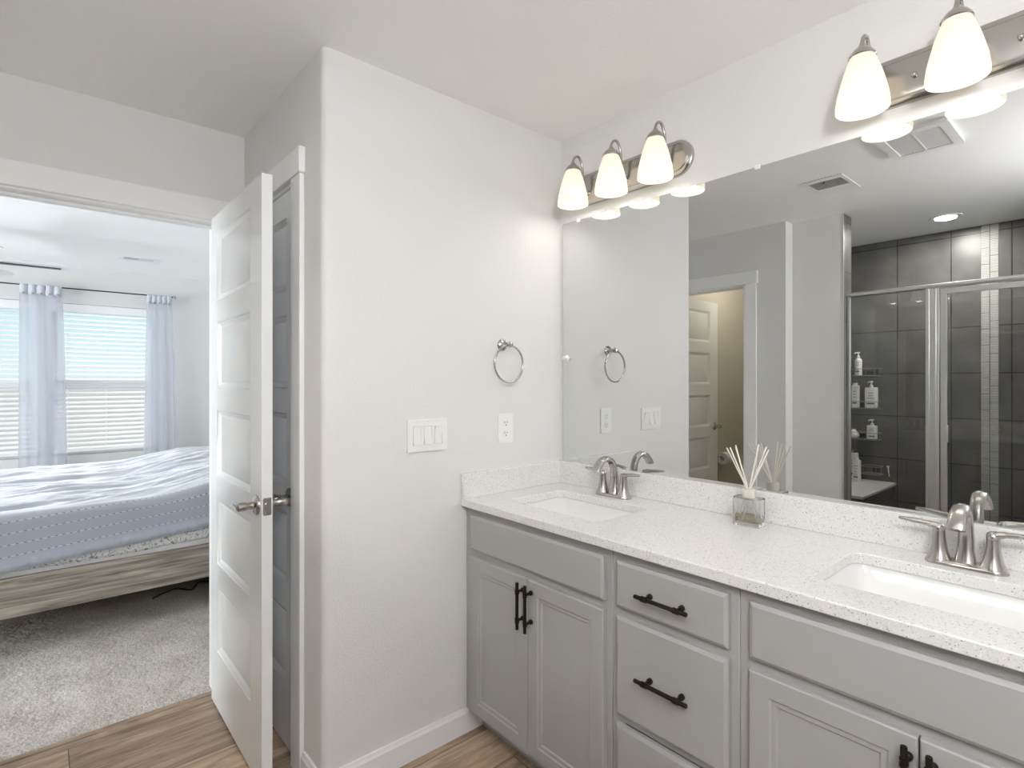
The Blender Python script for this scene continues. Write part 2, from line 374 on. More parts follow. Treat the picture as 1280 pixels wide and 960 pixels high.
def copy_tree(o, parent=None):
    c = o.copy(); COL.objects.link(c); c.parent = parent
    for ch in list(o.children): copy_tree(ch, c)
    return c
def struct(name, mb, mat, label, cat, parent=None, **kw):
    o = mb.build(name, mat, parent, **kw); return tag(o, label, cat, kind='structure')
def rrect(u0, v0, u1, v1, r, n=6):
    pts = []
    for cx, cy, a0 in ((u1-r, v0+r, -90), (u1-r, v1-r, 0), (u0+r, v1-r, 90), (u0+r, v0+r, 180)):
        for k in range(n+1):
            a = math.radians(a0+90*k/n); pts.append((cx+r*math.cos(a), cy+r*math.sin(a)))
    return pts
def rect(u0, v0, u1, v1): return [(u0, v0), (u1, v0), (u1, v1), (u0, v1)]
XZ = lambda u, v, t_: (u, t_, v)      # plane facing y
YZ = lambda u, v, t_: (t_, u, v)      # plane facing x
def bez(p0, p1, p2, p3, n=8):
    P = [Vector(p) for p in (p0, p1, p2, p3)]
    return [P[0]*(1-k/n)**3+P[1]*3*(k/n)*(1-k/n)**2+P[2]*3*(k/n)**2*(1-k/n)+P[3]*(k/n)**3 for k in range(n+1)]
def smooth_path(pts, n=6):
    P = [Vector(p) for p in pts]; out = []
    for i in range(len(P)-1):
        a, b_, c_, d = P[max(i-1, 0)], P[i], P[i+1], P[min(i+2, len(P)-1)]
        for k in range(n):
            u = k/n; out.append(.5*((2*b_)+(c_-a)*u+(2*a-5*b_+4*c_-d)*u*u+(3*b_-a-3*c_+d)*u**3))
    out.append(P[-1]); return out
def lerp_list(vals, n):
    out = []
    for i in range(len(vals)-1):
        for k in range(n): out.append(vals[i]+(vals[i+1]-vals[i])*k/n)
    out.append(vals[-1]); return out

# ------------------------------------------------------------------ the room shell
H = 2.44
struct('floor', MB().box(-.93, -3.7, -.1, 2.45, .1, 0), M_floor, 'wood-look plank floor of the bathroom', 'floor')
struct('ceiling', MB().box(-.886, -3.7, H, 2.6, .1, H+.1), M_ceil, 'white textured bathroom ceiling', 'ceiling')
struct('wall_back', MB().box(-.12, 0, 0, 2.45, .12, H), M_wall, 'painted wall behind the long mirror', 'wall')
# end wall with a bullnose outer corner
r_ = .022; bn = [(-.12, 0), (0, 0)]+[(-r_+r_*math.cos(a), -1.094+r_-r_*math.sin(a)) for a in [math.radians(15*k) for k in range(7)]]
bn += [(-.12, -1.094)]
struct('wall_left', MB().prism(bn, 0, H), M_wall, 'light painted wall with the towel ring and switches', 'wall', smooth=True, angle=25)
# closet wall (door_2 opening x -.80..-.262, z 2.075)
mb = MB().plate([(-.886, 0), (-.886, H), (-.12, H), (-.12, 0), (-.262, 0), (-.262, 2.075), (-.80, 2.075), (-.80, 0)], [], -1.094, -.974, XZ)
struct('wall_closet', mb, M_wall, 'short painted wall holding the closet door behind the open door', 'wall')
struct('wall_closet_inner', MB().box(-.886, -.1, 0, -.12, 0, H), M_wall, 'back wall inside the closet', 'wall')
# wall with bedroom doorway
DY0, DY1, DZ = -1.195, -1.955, 2.052
mb = MB().plate([(-4.72, 0), (-4.72, H), (-.08, H), (-.08, 0), (DY0, 0), (DY0, DZ), (DY1, DZ), (DY1, 0)], [], -1.0, -.886, YZ)
struct('wall_doorway', mb, M_wall, 'wall with the open doorway into the bedroom', 'wall')
# opposite wall with toilet room door (x -.746..-.136)
mb = MB().plate([(-.886, 0), (-.886, H), (.145, H), (.145, 0), (-.130, 0), (-.130, 2.052), (-.752, 2.052), (-.752, 0)], [], -2.155, -2.04, XZ)
struct('wall_toilet_front', mb, M_wall, 'painted wall with the toilet room doorway, seen in the mirror', 'wall')
struct('wall_shower_front', MB().box(.145, -2.285, 0, .456, -2.149, H), M_wall, 'painted wall panel beside the shower, seen in the mirror', 'wall', bevel=.004)
struct('wall_shower_end', MB().box(.456, -2.29, 0, .462, -2.152, H), M_tile_y, 'dark tiled end of the wall at the shower opening', 'wall')
struct('trim_shower_edge', MB().box(.452, -2.152, 0, .463, -2.146, H), M_steel, 'thin metal edge of the dark tile at the shower opening', 'trim')
struct('wall_toilet_right', MB().box(0, -3.6, 0, .112, -2.155, H), M_wall_t, 'painted side wall of the toilet room', 'wall')
struct('wall_toilet_back', MB().box(-.886, -3.7, 0, .112, -3.6, H), M_wall_t, 'painted back wall of the toilet room', 'wall')
struct('wall_toilet_left', MB().box(-.886, -3.6, 0, -.876, -2.155, H), M_wall_t, 'beige wall of the toilet room behind its door', 'wall')
struct('wall_shower_left', MB().box(.112, -3.18, 0, .12, -2.155, H), M_tile_y, 'dark tiled left wall of the shower', 'wall')
sb = struct('wall_shower_back', MB().box(.112, -3.26, 0, 1.9, -3.18, H), M_tile_x, 'charcoal tiled back wall of the shower, seen in the mirror', 'wall')
# mosaic accent: two staggered columns of stacked strips
for cx, off in ((1.010, .02), (1.0575, .075)):
    mb = MB(); z = .02+off
    while z < H:
        z2 = min(z+.112, H-.001); mb.box(cx-.0215, -3.18, z, cx+.0215, -3.1765, z2-.003); z += .112
    mb.build('mosaic_strip', M_mosaic, sb)
struct('wall_shower_right', MB().box(1.9, -3.26, 0, 1.98, -2.149, H), M_tile_y, 'dark tiled right wall of the shower', 'wall')
struct('wall_front', MB().box(1.76, -2.285, 0, 2.45, -2.149, H), M_wall, 'painted wall right of the shower', 'wall')
struct('wall_right', MB().box(2.45, -2.285, 0, 2.57, .12, H), M_wall, 'painted wall at the far end of the vanity', 'wall')
struct('trim_shower_curb', MB().box(.463, -2.285, 0, 1.76, -2.152, .10), M_quartz, 'low stone curb under the shower glass', 'trim', bevel=.004)
struct('floor_shower', MB().box(.12, -3.18, 0, 1.9, -2.286, .03), M_tile_f, 'small dark tiles on the shower floor', 'floor')

# bedroom shell
WX = -4.85
struct('floor_bedroom', MB().box(-5.0, -4.72, -.1, -.932, -.08, -.012), M_carpet, 'carpet backing of the bedroom', 'floor')
struct('ceiling_bedroom', MB().box(-5.0, -4.72, H, -.886, -.08, H+.1), M_ceil, 'white textured bedroom ceiling', 'ceiling')
struct('wall_bedroom_head', MB().box(-5.0, -.08, 0, -.886, 0, H), M_wall, 'bedroom wall at the head of the bed', 'wall')
struct('wall_bedroom_side', MB().plate(rect(-5.0, 0, -.886, H), [rect(-4.3, .5, -1.7, 2.1)], -4.84, -4.72, XZ), M_wall, 'bedroom wall beyond the foot of the bed', 'wall')
wn = thing('window_3', (-3.0, -4.8, .5), 'added unseen window that lets fill light into the bedroom', 'window', kind='structure')  # unseen window added to carry fill light into the bedroom
MB().plate(rect(-4.3, .5, -1.7, 2.1), [rect(-4.25, .55, -3.03, 2.05), rect(-2.97, .55, -1.75, 2.05)], -4.82, -4.77, XZ).build('window_frame', M_trim, wn, bevel=.003)
MB().box(-4.26, -4.797, .54, -1.74, -4.793, 2.06).build('window_pane', M_glass, wn)
ld = bpy.data.lights.new('daylight_fill', 'AREA'); ld.shape = 'RECTANGLE'; ld.size = 2.5; ld.size_y = 1.5; ld.energy = DAY_FILL; ld.color = (.93, .97, 1)  # area lamp added behind that window to brighten the bedroom
lo = bpy.data.objects.new('daylight_fill', ld); COL.objects.link(lo); lo.location = (-3.0, -4.86, 1.3); lo.rotation_euler = (PI/2, 0, 0)
WZ0, WZ1 = .66, 2.085
WIN = [(-1.70, -.88), (-2.60, -1.78)]
mb = MB().plate(rect(-4.72, 0, -.08, H), [rect(a, WZ0, b_, WZ1) for a, b_ in WIN], -5.0, WX, YZ)
struct('wall_window', mb, M_wall, 'bedroom wall with the two windows', 'wall')
# carpet pile surface
rngx, rngy = [-.93-.0095*i for i in range(215)], [-.7-.0095*j for j in range(190)]
P = [[(x, y, -.004+.007*noise.noise(Vector((x*85, y*85, 0)))+.006*noise.noise(Vector((x*9, y*9, 3)))+.006*random.random() - (.012 if i == 0 else 0)) for j, y in enumerate(rngy)] for i, x in enumerate(rngx)]
cp = MB().grid(P); cp.box(-4.85, -4.7, -.012, -2.963, -.08, .0); cp.box(-2.963, -.7, -.012, -.93, -.08, 0); cp.box(-2.963, -4.7, -.012, -.93, -2.495, 0)
tag(cp.build('carpet_pile', M_carpet, None, (-1.9, -1.6, 0), smooth=True, recalc=False, angle=180), 'light grey beige carpet pile on the bedroom floor beyond the wood planks', 'carpet', kind='stuff')
struct('trim_threshold', MB().box(-.945, DY1, -.02, -.915, DY0, .004), M_floor, 'wood transition strip between planks and carpet', 'trim', bevel=.002)

# casings, jambs, baseboards
def casing(name, mapf, u0, u1, ztop, face, dirn, label, uend0=.089, uend1=.089, ov=.008, jamb=None, headz=.089):
    """flat casing on plane `face`, sticking out in direction dirn; opening u0..u1"""
    mb = MB(); a, b_ = face, face+dirn*.017
    def bx(ua, za, ub, zb, t_=.017):
        mb.prism(rect(ua, za, ub, zb), face, face+dirn*t_, mapf)
    bx(u0-uend0-.005, 0, u0-.005, ztop+.006); bx(u1+.005, 0, u1+uend1+.005, ztop+.006)
    bx(u0-uend0-.005-ov, ztop+.006, u1+uend1+.005+ov, ztop+.006+headz, .022)
    return struct(name, mb, M_trim, label, 'trim', bevel=.0025)
casing('trim_1', YZ, DY1, DY0, DZ-.012, -.886, 1, 'white casing round the bedroom doorway', uend1=.080, ov=.006)
casing('trim_2', XZ, -.80+.012, -.262-.012+.02, 2.068, -1.094, -1, 'white casing round the closet door', uend0=.05, uend1=.089)
casing('trim_3', XZ, -.752+.01, -.130-.004, 2.042, -2.04, 1, 'white casing round the toilet room doorway, seen in the mirror', uend0=.085, uend1=.080)
mb = MB()
# jamb liners
mb.box(-1.004, DY0-.014, 0, -.884, DY0, DZ); mb.box(-1.004, DY1, 0, -.884, DY1+.014, DZ); mb.box(-1.004, DY1, DZ-.014, -.884, DY0, DZ)
mb.box(-.965, DY1+.014, DZ-.026, -.93, DY0-.014, DZ-.014)
struct('trim_4', mb, M_trim, 'white jamb lining of the bedroom doorway', 'trim', bevel=.002)
mb = MB().box(-.2665, -1.096, 0, -.262, -.974, 2.075).box(-.80, -1.096, 0, -.786, -.974, 2.075).box(-.80, -1.096, 2.061, -.262, -.974, 2.075)
mb.box(-.288, -1.055, 0, -.2665, -1.030, 2.061).box(-.786, -1.055, 2.049, -.276, -1.030, 2.061)
struct('trim_5', mb, M_trim, 'white jamb lining of the closet door', 'trim', bevel=.002)
mb = MB().box(-.146, -2.157, 0, -.130, -2.038, 2.052).box(-.752, -2.157, 0, -.738, -2.038, 2.052).box(-.752, -2.157, 2.038, -.130, -2.038, 2.052)
struct('trim_6', mb, M_trim, 'white jamb lining of the toilet room doorway', 'trim', bevel=.002)
def baseboard(name, pts, label, h=.092, t_=.014):
    """pts: list of 2D points, board on the left-hand side of travel"""
    mb = MB()
    for (a, b_) in zip(pts[:-1], pts[1:]):
        a = Vector((*a, 0)); b_ = Vector((*b_, 0)); d = (b_-a).normalized(); n_ = Vector((-d.y, d.x, 0))
        prof = [(0, 0), (t_, 0), (t_, h-.016), (t_-.004, h-.008), (t_-.006, h), (0, h)]
        vs = [a+n_*p-d*(p if False else 0)+Vector((0, 0, z)) for p, z in prof]+[b_+n_*p+Vector((0, 0, z)) for p, z in prof]
        k = len(prof); mb.add(vs, [tuple(range(k)), tuple(range(k, 2*k))]+[(i, (i+1) % k, k+(i+1) % k, k+i) for i in range(k)])
    return struct(name, mb, M_trim, label, 'baseboard')
mb = MB()
prof = [(0, 0), (.014, 0), (.014, .076), (.010, .084), (.008, .092), (0, .092)]
def run(path, mb):
    # path: list of (point, outward vector) mitred sections
    k = len(prof); vs = []
    for p, o_ in path:
        for d_, z in prof: vs.append((p[0]+o_[0]*d_, p[1]+o_[1]*d_, z))
    fs = [tuple(range(k)), tuple(range(len(vs)-k, len(vs)))]
    for i in range(len(path)-1):
        for j in range(k): fs.append((i*k+j, i*k+(j+1) % k, (i+1)*k+(j+1) % k, (i+1)*k+j))
    mb.add(vs, fs)
run([((0, -.445), (1, 0)), ((0, -1.075), (1, 0)), ((-.006, -1.088), (.8, -.8)), ((-.022, -1.094), (0, -1)), ((-.155, -1.094), (0, -1))], mb)
struct('baseboard_left', mb, M_trim, 'white baseboard wrapping the rounded corner by the vanity', 'baseboard')
mb = MB(); run([((-.04, -2.04), (0, 1)), ((.145, -2.04), (1, 1)), ((.145, -2.149), (1, 1)), ((.452, -2.149), (0, 1))], mb)
struct('baseboard_front', mb, M_trim, 'white baseboard between toilet room and shower', 'baseboard')
mb = MB(); run([((WX, -4.7), (1, 0)), ((WX, -.08), (1, 0))], mb)
struct('baseboard_window', mb, M_trim, 'white baseboard under the bedroom windows', 'baseboard')
mb = MB(); run([((-.876, -3.6), (1, 0)), ((-.876, -2.156), (1, 0))], mb)
struct('baseboard_toilet', mb, M_trim, 'white baseboard in the toilet room', 'baseboard')

# ------------------------------------------------------------------ doors
def door_slab(w, h, stile, t_=.035, bottom=.247-.012, pitch=.362, ph=.268, edge=.13):
    """local: x 0..w from hinge, front face y=0 (normal -y), back y=t; five raised-sticking panels"""
    mb = MB(); holes = []; 
    for k in range(5):
        z0 = bottom+pitch*k; holes.append((stile, z0, w-edge, z0+ph))
    lp = [rect(*q) for q in holes]
    mb.fill([rect(0, 0, w, h)]+lp, 0, XZ); mb.fill([rect(0, 0, w, h)]+lp, t_, XZ)
    o_ = rect(0, 0, w, h); mb.add([XZ(u, v, 0) for u, v in o_]+[XZ(u, v, t_) for u, v in o_], [(k, (k+1) % 4, 4+(k+1) % 4, 4+k) for k in range(4)])
    for q in holes:
        for s_, b0 in ((1, 0), (-1, t_)):
            mb.rings(q, [(0, b0), (.002, b0+s_*.003), (.005, b0+s_*.0035), (.017, b0+s_*.013), (.022, b0+s_*.013), (.025, b0+s_*.0105)], XZ)
    return mb
def lever(parent, x, z, y0, out, along, mat=None):
    """rose at (x,y0,z), sticks out in y direction `out`, handle runs in x direction `along`"""
    mat = mat or M_nickel
    L_ = MB()
    A = (Vector((1, 0, 0)), Vector((0, 0, 1)), Vector((0, out, 0)))
    L_.lathe([(.001, 0), (.033, 0), (.033, .005), (.030, .009), (.020, .012), (.0125, .014), (.0115, .030), (.0135, .034), (.0145, .044), (.0145, .060), (.010, .064), (.001, .065)], (x, y0, z), A, 28)
    o = L_.build('lever_handle', mat, parent, smooth=True)
    pts = smooth_path([(x, y0+out*.053, z), (x+along*.03, y0+out*.056, z+.002), (x+along*.07, y0+out*.054, z+.003), (x+along*.108, y0+out*.046, z-.002)], 5)
    n_ = len(pts)
    g = MB().sweep(pts, (0, 0, 1), lerp_list([.010, .009, .010, .011], 5), lerp_list([.006, .0055, .005, .004], 5), 14)
    g.build('lever_grip', mat, o, smooth=True)
    return o
# door_1: bedroom door, open, hinge at (-.886,-1.229)
d1 = thing('door_1', (-.886, -1.229, .012), 'open white five-panel bedroom door standing in the middle of the passage', 'door', kind='structure')
mbs = door_slab(.693, 2.036, .097)
mbs.v = [(-.868+x, -1.229+y, .012+z) for x, y, z in mbs.v]; mbs.build('door_leaf', M_door, d1, bevel=.0012, seg=1)
lever(d1, -.222, .944, -1.229, -1, -1); lever(d1, -.222, .944, -1.194, 1, -1)
MB().plate([(u, v) for u, v in rrect(-1.2245, .915, -1.1985, .973, .005)], [], -.1752, -.1737, YZ).build('latch_plate', M_nickel, d1)
lb = MB().prism(rrect(-1.2185, .933, -1.2045, .955, .006), -.1737, -.1690, YZ).build('latch_bolt', M_nickel, d1)
for z in (.922, .966): MB().lathe([(.0001, 0), (.0035, 0), (.003, .0008), (.0001, .001)], (-.1738, -1.2115, z), 'x', 12).build('screw', M_nickel, d1, smooth=True)
for z in (.2, 1.05, 1.85):
    MB().lathe([(.0001, 0), (.006, 0), (.006, .09), (.0001, .09)], (-.866, -1.191, z), 'z', 12).build('hinge', M_nickel, d1, smooth=True)
# door_2: closed closet door, faces -y, latch at right
d2 = thing('door_2', (-.783, -1.093, .012), 'closed white five-panel closet door half hidden behind the open door', 'door', kind='structure')
mbs = door_slab(.514, 2.046, .10, edge=.073)
mbs.v = [(-.783+x, -1.093+y, .012+z) for x, y, z in mbs.v]; mbs.build('door_leaf', M_door, d2, bevel=.0012, seg=1)
lever(d2, -.303, .938, -1.093, -1, -1)
# door_3: toilet room door, open inward, hinge at x=-.746, y=-2.157; leaf runs to -y, face +x
d3 = thing('door_3', (-.740, -2.160, .012), 'white five-panel toilet room door standing open, seen in the mirror', 'door', kind='structure')
mbs = door_slab(.61, 2.034, .13)
mbs.v = [(-.740-y, -2.160-x, .012+z) for x, y, z in mbs.v]; mbs.build('door_leaf', M_door, d3, bevel=.0012, seg=1)
def lever_x(parent, x0, y, z, out, along):
    A = (Vector((0, 1, 0)), Vector((0, 0, 1)), Vector((out, 0, 0)))
    o = MB().lathe([(.001, 0), (.033, 0), (.033, .005), (.030, .009), (.020, .012), (.0125, .014), (.0115, .030), (.0135, .034), (.0145, .044), (.0145, .060), (.010, .064), (.001, .065)], (x0, y, z), A, 28).build('lever_handle', M_nickel, parent, smooth=True)
    pts = smooth_path([(x0+out*.053, y, z), (x0+out*.056, y+along*.03, z+.002), (x0+out*.054, y+along*.07, z+.003), (x0+out*.046, y+along*.108, z-.002)], 5)
    MB().sweep(pts, (0, 0, 1), lerp_list([.010, .009, .010, .011], 5), lerp_list([.006, .0055, .005, .004], 5), 14).build('lever_grip', M_nickel, o, smooth=True)
lever_x(d3, -.740, -2.71, .965, 1, 1); lever_x(d3, -.775, -2.71, .965, -1, 1)

# ------------------------------------------------------------------ vanity cabinets
FY = -.525; DT = .019          # face frame plane, door thickness
def shaker(parent, name, x0, z0, x1, z1, frame=.046):
    mb = MB(); f = FY-DT
    mp = lambda u, v, t_: (u, f+t_, v)
    mb.rings((x0, z0, x1, z1), [(0, DT), (0, .003), (.003, 0), (frame, 0), (frame+.004, .004), (frame+.008, .0045), (frame+.014, .0045), (frame+.018, .009)], mp)
    mb.rings((x0, z0, x1, z1), [(0, DT)], mp)
    return mb.build(name, M_cab, parent)
def slab_front(parent, name, x0, z0, x1, z1):
    mb = MB(); f = FY-DT; mp = lambda u, v, t_: (u, f+t_, v)
    mb.rings((x0, z0, x1, z1), [(0, DT), (0, .006), (.002, .004), (.006, .002), (.009, 0)], mp); mb.rings((x0, z0, x1, z1), [(0, DT)], mp)
    return mb.build(name, M_cab, parent)
def pull(parent, c, vertical, L_=.157, post=.096):
    """bar pull with collared posts; c = centre on the front face plane"""
    y = FY-DT-.030; mb = MB(); cx, cz = c
    d = Vector((0, 0, 1)) if vertical else Vector((1, 0, 0)); s_ = Vector((0, 1, 0)).cross(d); A = (Vector((0, 1, 0)), s_, d)
    mb.lathe([(.001, -L_/2), (.0052, -L_/2), (.0058, -L_/2+.002), (.0058, L_/2-.002), (.0052, L_/2), (.001, L_/2)], (cx, y, cz), A, 14)
    for k in (-1, 1):
        q = Vector((cx, y, cz))+d*k*post/2
        for dd in (-.004, .004):
            mb.lathe([(.0058, -.003), (.0078, -.003), (.0078, .003), (.0058, .003)], q+d*dd*1.2, A, 14)
        B = (Vector((1, 0, 0)), Vector((0, 0, 1)), Vector((0, 1, 0)))
        mb.lathe([(.0048, 0), (.0048, .020), (.0075, .0215), (.0082, .024), (.0082, .030)], q, B, 14)
    return mb.build('handle', M_bronze, parent, smooth=True)
def carcass(name, x0, x1, label, openings, left_fill=True):
    r = thing(name, ((x0+x1)/2, -.27, 0), label, 'cabinet', 'grey cabinets under the worktop')
    mb = MB().plate(rect(x0, .092, x1, .8765), [rect(*o) for o in openings], FY, FY+.019, XZ)
    mb.box(x0, FY+.019, .092, x0+.016, -.004, .8765).box(x1-.016, FY+.019, .092, x1, -.004, .8765)
    mb.box(x0+.016, FY+.019, .092, x1-.016, -.004, .108).box(x0+.016, -.012, .108, x1-.016, -.004, .8765)
    mb.build('carcass', M_cab, r, bevel=.0015, seg=1)
    MB().box(x0+.001, -.455, .0, x1-.001, -.44, .092).build('toe_kick', M_cab, r)
    return r
ZT, ZF, ZD = .851, .719, .694
c1 = carcass('sink_cabinet', .002, .719, 'grey sink cabinet with two doors at the left end of the vanity', [(.066, .14, .668, .67), (.066, .744, .668, .83)])
slab_front(c1, 'false_front', .047, ZF, .698, ZT)
da = shaker(c1, 'cabinet_door', .047, .104, .370, ZD); pull(da, (.354, .607), True)
db = shaker(c1, 'cabinet_door', .373, .104, .698, ZD); pull(db, (.393, .607), True)
c2 = carcass('drawer_cabinet', .7205, 1.099, 'grey three-drawer cabinet in the middle of the vanity', [(.765, .13, 1.055, .39), (.765, .425, 1.055, .67), (.765, .735, 1.055, .83)])
for z0, z1, hz in ((ZF, ZT, .782), (.414, ZD, .556), (.104, .388, .29)):
    dr = slab_front(c2, 'drawer', .743, z0, 1.077, z1); pull(dr, (.909, hz), False)
c3 = carcass('sink_cabinet', 1.1005, 1.815, 'grey sink cabinet with two doors at the right end of the vanity', [(1.15, .14, 1.76, .67), (1.15, .744, 1.76, .83)])
slab_front(c3, 'false_front', 1.129, ZF, 1.78, ZT)
da = shaker(c3, 'cabinet_door', 1.129, .104, 1.4505, ZD); pull(da, (1.436, .607), True)
db = shaker(c3, 'cabinet_door', 1.4535, .104, 1.78, ZD); pull(db, (1.474, .607), True)

# worktop with two sink cut-outs
S1 = (.140, -.432, .576, -.140); S2 = (1.222, -.432, 1.658, -.140)
wt = MB().plate(rect(.0015, -.553, 1.832, -.001), [rrect(*S1, .035), rrect(*S2, .035)], .8775, .907).build('countertop', M_quartz, None, (.9, -.28, .8775), bevel=.003)
tag(wt, 'white speckled quartz worktop running over all the vanity cabinets', 'countertop')
MB().box(.0015, -.0205, .907, 1.832, -.001, 1.003).build('backsplash', M_quartz, wt, bevel=.002)
MB().box(.0015, -.553, .907, .0205, -.0205, 1.003).build('side_splash', M_quartz, wt, bevel=.002)
def sink(S, label):
    cx, cy = (S[0]+S[2])/2, (S[1]+S[3])/2
    r = thing('undermount_sink', (cx, cy, .74), label, 'sink', 'sinks set into the worktop')
    g = .004; secs = []
    for ins, z, rr in ((-.022, .8772, .05), (-.004, .8772, .04), (-.003, .872, .04), (.014, .84, .045), (.038, .79, .05), (.055, .763, .05), (.085, .752, .04), (.12, .749, .02)):
        secs.append([(u, v, z) for u, v in rrect(S[0]+ins, S[1]+ins, S[2]-ins, S[3]-ins, rr, 6)])
    # floor converges to the drain
    n_ = len(secs[0]); secs.append([(cx+(p[0]-cx)/max(1e-6, math.hypot(p[0]-cx, p[1]-cy))*.022, cy+(p[1]-cy)/max(1e-6, math.hypot(p[0]-cx, p[1]-cy))*.022, .744) for p in secs[-1]])
    mb = MB(); vs = [p for s_ in secs for p in s_]
    mb.add(vs, [(i*n_+k, i*n_+(k+1) % n_, (i+1)*n_+(k+1) % n_, (i+1)*n_+k) for i in range(len(secs)-1) for k in range(n_)])
    o = mb.build('basin', M_ceramic, r, smooth=True, angle=60)
    MB().lathe([(.001, 0), (.020, 0), (.021, .002), (.018, .004), (.012, .004), (.010, .007), (.001, .008)], (cx, cy, .744), 'z', 24).build('drain', M_chrome, r, smooth=True)
sink(S1, 'white rectangular undermount sink at the left, nearer the towel ring wall')
sink(S2, 'white rectangular undermount sink at the right, the one nearer the camera')

# faucets
def faucet(x, label):
    Y = -.076; Z = .907
    r = thing('faucet', (x, Y, Z), label, 'faucet', 'two-handle nickel faucets')
    # base plate: stadium with rounded top edge
    secs = [(.0265, 0, 0), (.0265, .004, 0), (.025, .009, .002), (.020, .013, .006)]
    n_ = 40; vs = []
    for rr, z, ins in secs:
        for k in range(n_):
            a = 2*PI*k/n_; ex = .054-ins*.3; vs.append((x+math.copysign(ex, math.cos(a))*min(1, abs(math.cos(a))*6)+rr*math.cos(a), Y+rr*math.sin(a), Z+z))
    mb = MB().add(vs, [(i*n_+k, i*n_+(k+1) % n_, (i+1)*n_+(k+1) % n_, (i+1)*n_+k) for i in range(3) for k in range(n_)]+[tuple(range(n_))[::-1], tuple(range(3*n_, 4*n_))])
    mb.build('base_plate', M_nickel, r, smooth=True)
    for s_ in (-1, 1):
        hx = x+s_*.0515
        h = MB().lathe([(.026, .008), (.0245, .014), (.0195, .026), (.0160, .045), (.0138, .065), (.0130, .078)], (hx, Y, Z), 'z', 28)
        hd = h.build('handle_post', M_nickel, r, smooth=True)
        pts = smooth_path([(hx-s_*.010, Y, Z+.086), (hx+s_*.006, Y-.001, Z+.0895), (hx+s_*.025, Y-.003, Z+.0935), (hx+s_*.050, Y-.006, Z+.096), (hx+s_*.082, Y-.010, Z+.0985)], 5)
        lv = MB().sweep(pts, (0, 1, 0), lerp_list([.008, .0115, .0085, .009, .004], 5), lerp_list([.006, .0095, .0066, .0062, .0035], 5), 18)
        lv.lathe([(.0132, .0785), (.0135, .082), (.0125, .092), (.007, .0965), (.001, .0975)], (hx, Y, Z), 'z', 24)
        lv.build('handle_lever', M_nickel, hd, smooth=True, angle=60)
    path = smooth_path([(x, Y+.002, Z+.006), (x, Y+.006, Z+.040), (x, Y+.008, Z+.085), (x, Y-.004, Z+.128), (x, Y-.034, Z+.150), (x, Y-.068, Z+.145), (x, Y-.094, Z+.123), (x, Y-.104, Z+.108)], 5)
    aw = lerp_list([.024, .0175, .0155, .0150, .0160, .0175, .0185, .0190], 5); at = lerp_list([.020, .0150, .0130, .0120, .0110, .0105, .0100, .0090], 5)
    MB().sweep(path, (1, 0, 0), aw, at, 24, 2.3).build('spout', M_nickel, r, smooth=True, angle=60)
    return r
faucet(.361, 'brushed nickel faucet behind the left sink, near the room corner')
faucet(1.442, 'brushed nickel faucet behind the right sink, the larger in view')

# reed diffuser
dx, dy = .912, -.092
rd = thing('reed_diffuser', (dx, dy, .907), 'clear glass reed diffuser with white reeds standing on the worktop', 'reed diffuser')
hw, hd_ = .042, .024
def rbox(x0, y0, z0, x1, y1, z1, r=.005): return MB().prism(rrect(x0, y0, x1, y1, r, 4), z0, z1)
ob = rbox(dx-hw, dy-hd_, .9075, dx+hw, dy+hd_, .994); 
inn = MB().prism(rrect(dx-hw+.004, dy-hd_+.004, dx+hw-.004, dy+hd_-.004, .004, 4)[::-1], .918, .990)
ob.add(inn.v, inn.f)
g = ob.build('glass_bottle', M_bglass, rd, recalc=False, smooth=True, angle=50)
bm = bmesh.new(); bm.from_mesh(g.data)
bmesh.ops.recalc_face_normals(bm, faces=bm.faces)
for f in bm.faces:
    if all(abs(v.co.x) < hw-.003 and abs(v.co.y) < hd_-.003 and .010 < v.co.z < .084 for v in f.verts): pass
bm.to_mesh(g.data); bm.free()
# inner shell must face inward
nv = len(g.data.vertices)//2
for p in g.data.polygons:
    if min(p.vertices) >= nv:
        c_ = Vector((0, 0, .047)) - p.center
        if p.normal.dot(c_) < 0: p.flip()
MB().prism(rrect(dx-hw+.0045, dy-hd_+.0045, dx+hw-.0045, dy+hd_-.0045, .004, 4), .9183, .940).build('oil', M_oil, rd)
MB().lathe([(.013, .083), (.013, .087), (.0195, .0875), (.0195, .112), (.018, .1135), (.008, .1135), (.008, .100)], (dx, dy, .907), 'z', 32, cap=False).build('collar', M_collar, rd, smooth=True)
for (tx, ty, tz) in ((.833, -.080, 1.142), (.853, -.060, 1.150), (.861, -.112, 1.148), (.866, -.085, 1.147), (.935, -.075, 1.160), (.948, -.105, 1.152), (.953, -.060, 1.154), (.972, -.088, 1.148)):
    top = Vector((tx, ty, tz)); bx = dx-(tx-dx)*.42; by = dy-(ty-dy)*.3
    neck = Vector((dx+(tx-dx)*.07, dy+(ty-dy)*.1, 1.020)); bot = neck+(neck-top).normalized()*.098
    MB().tube([bot, neck, top], .0022, 8).build('reed', M_reed, rd, smooth=True)

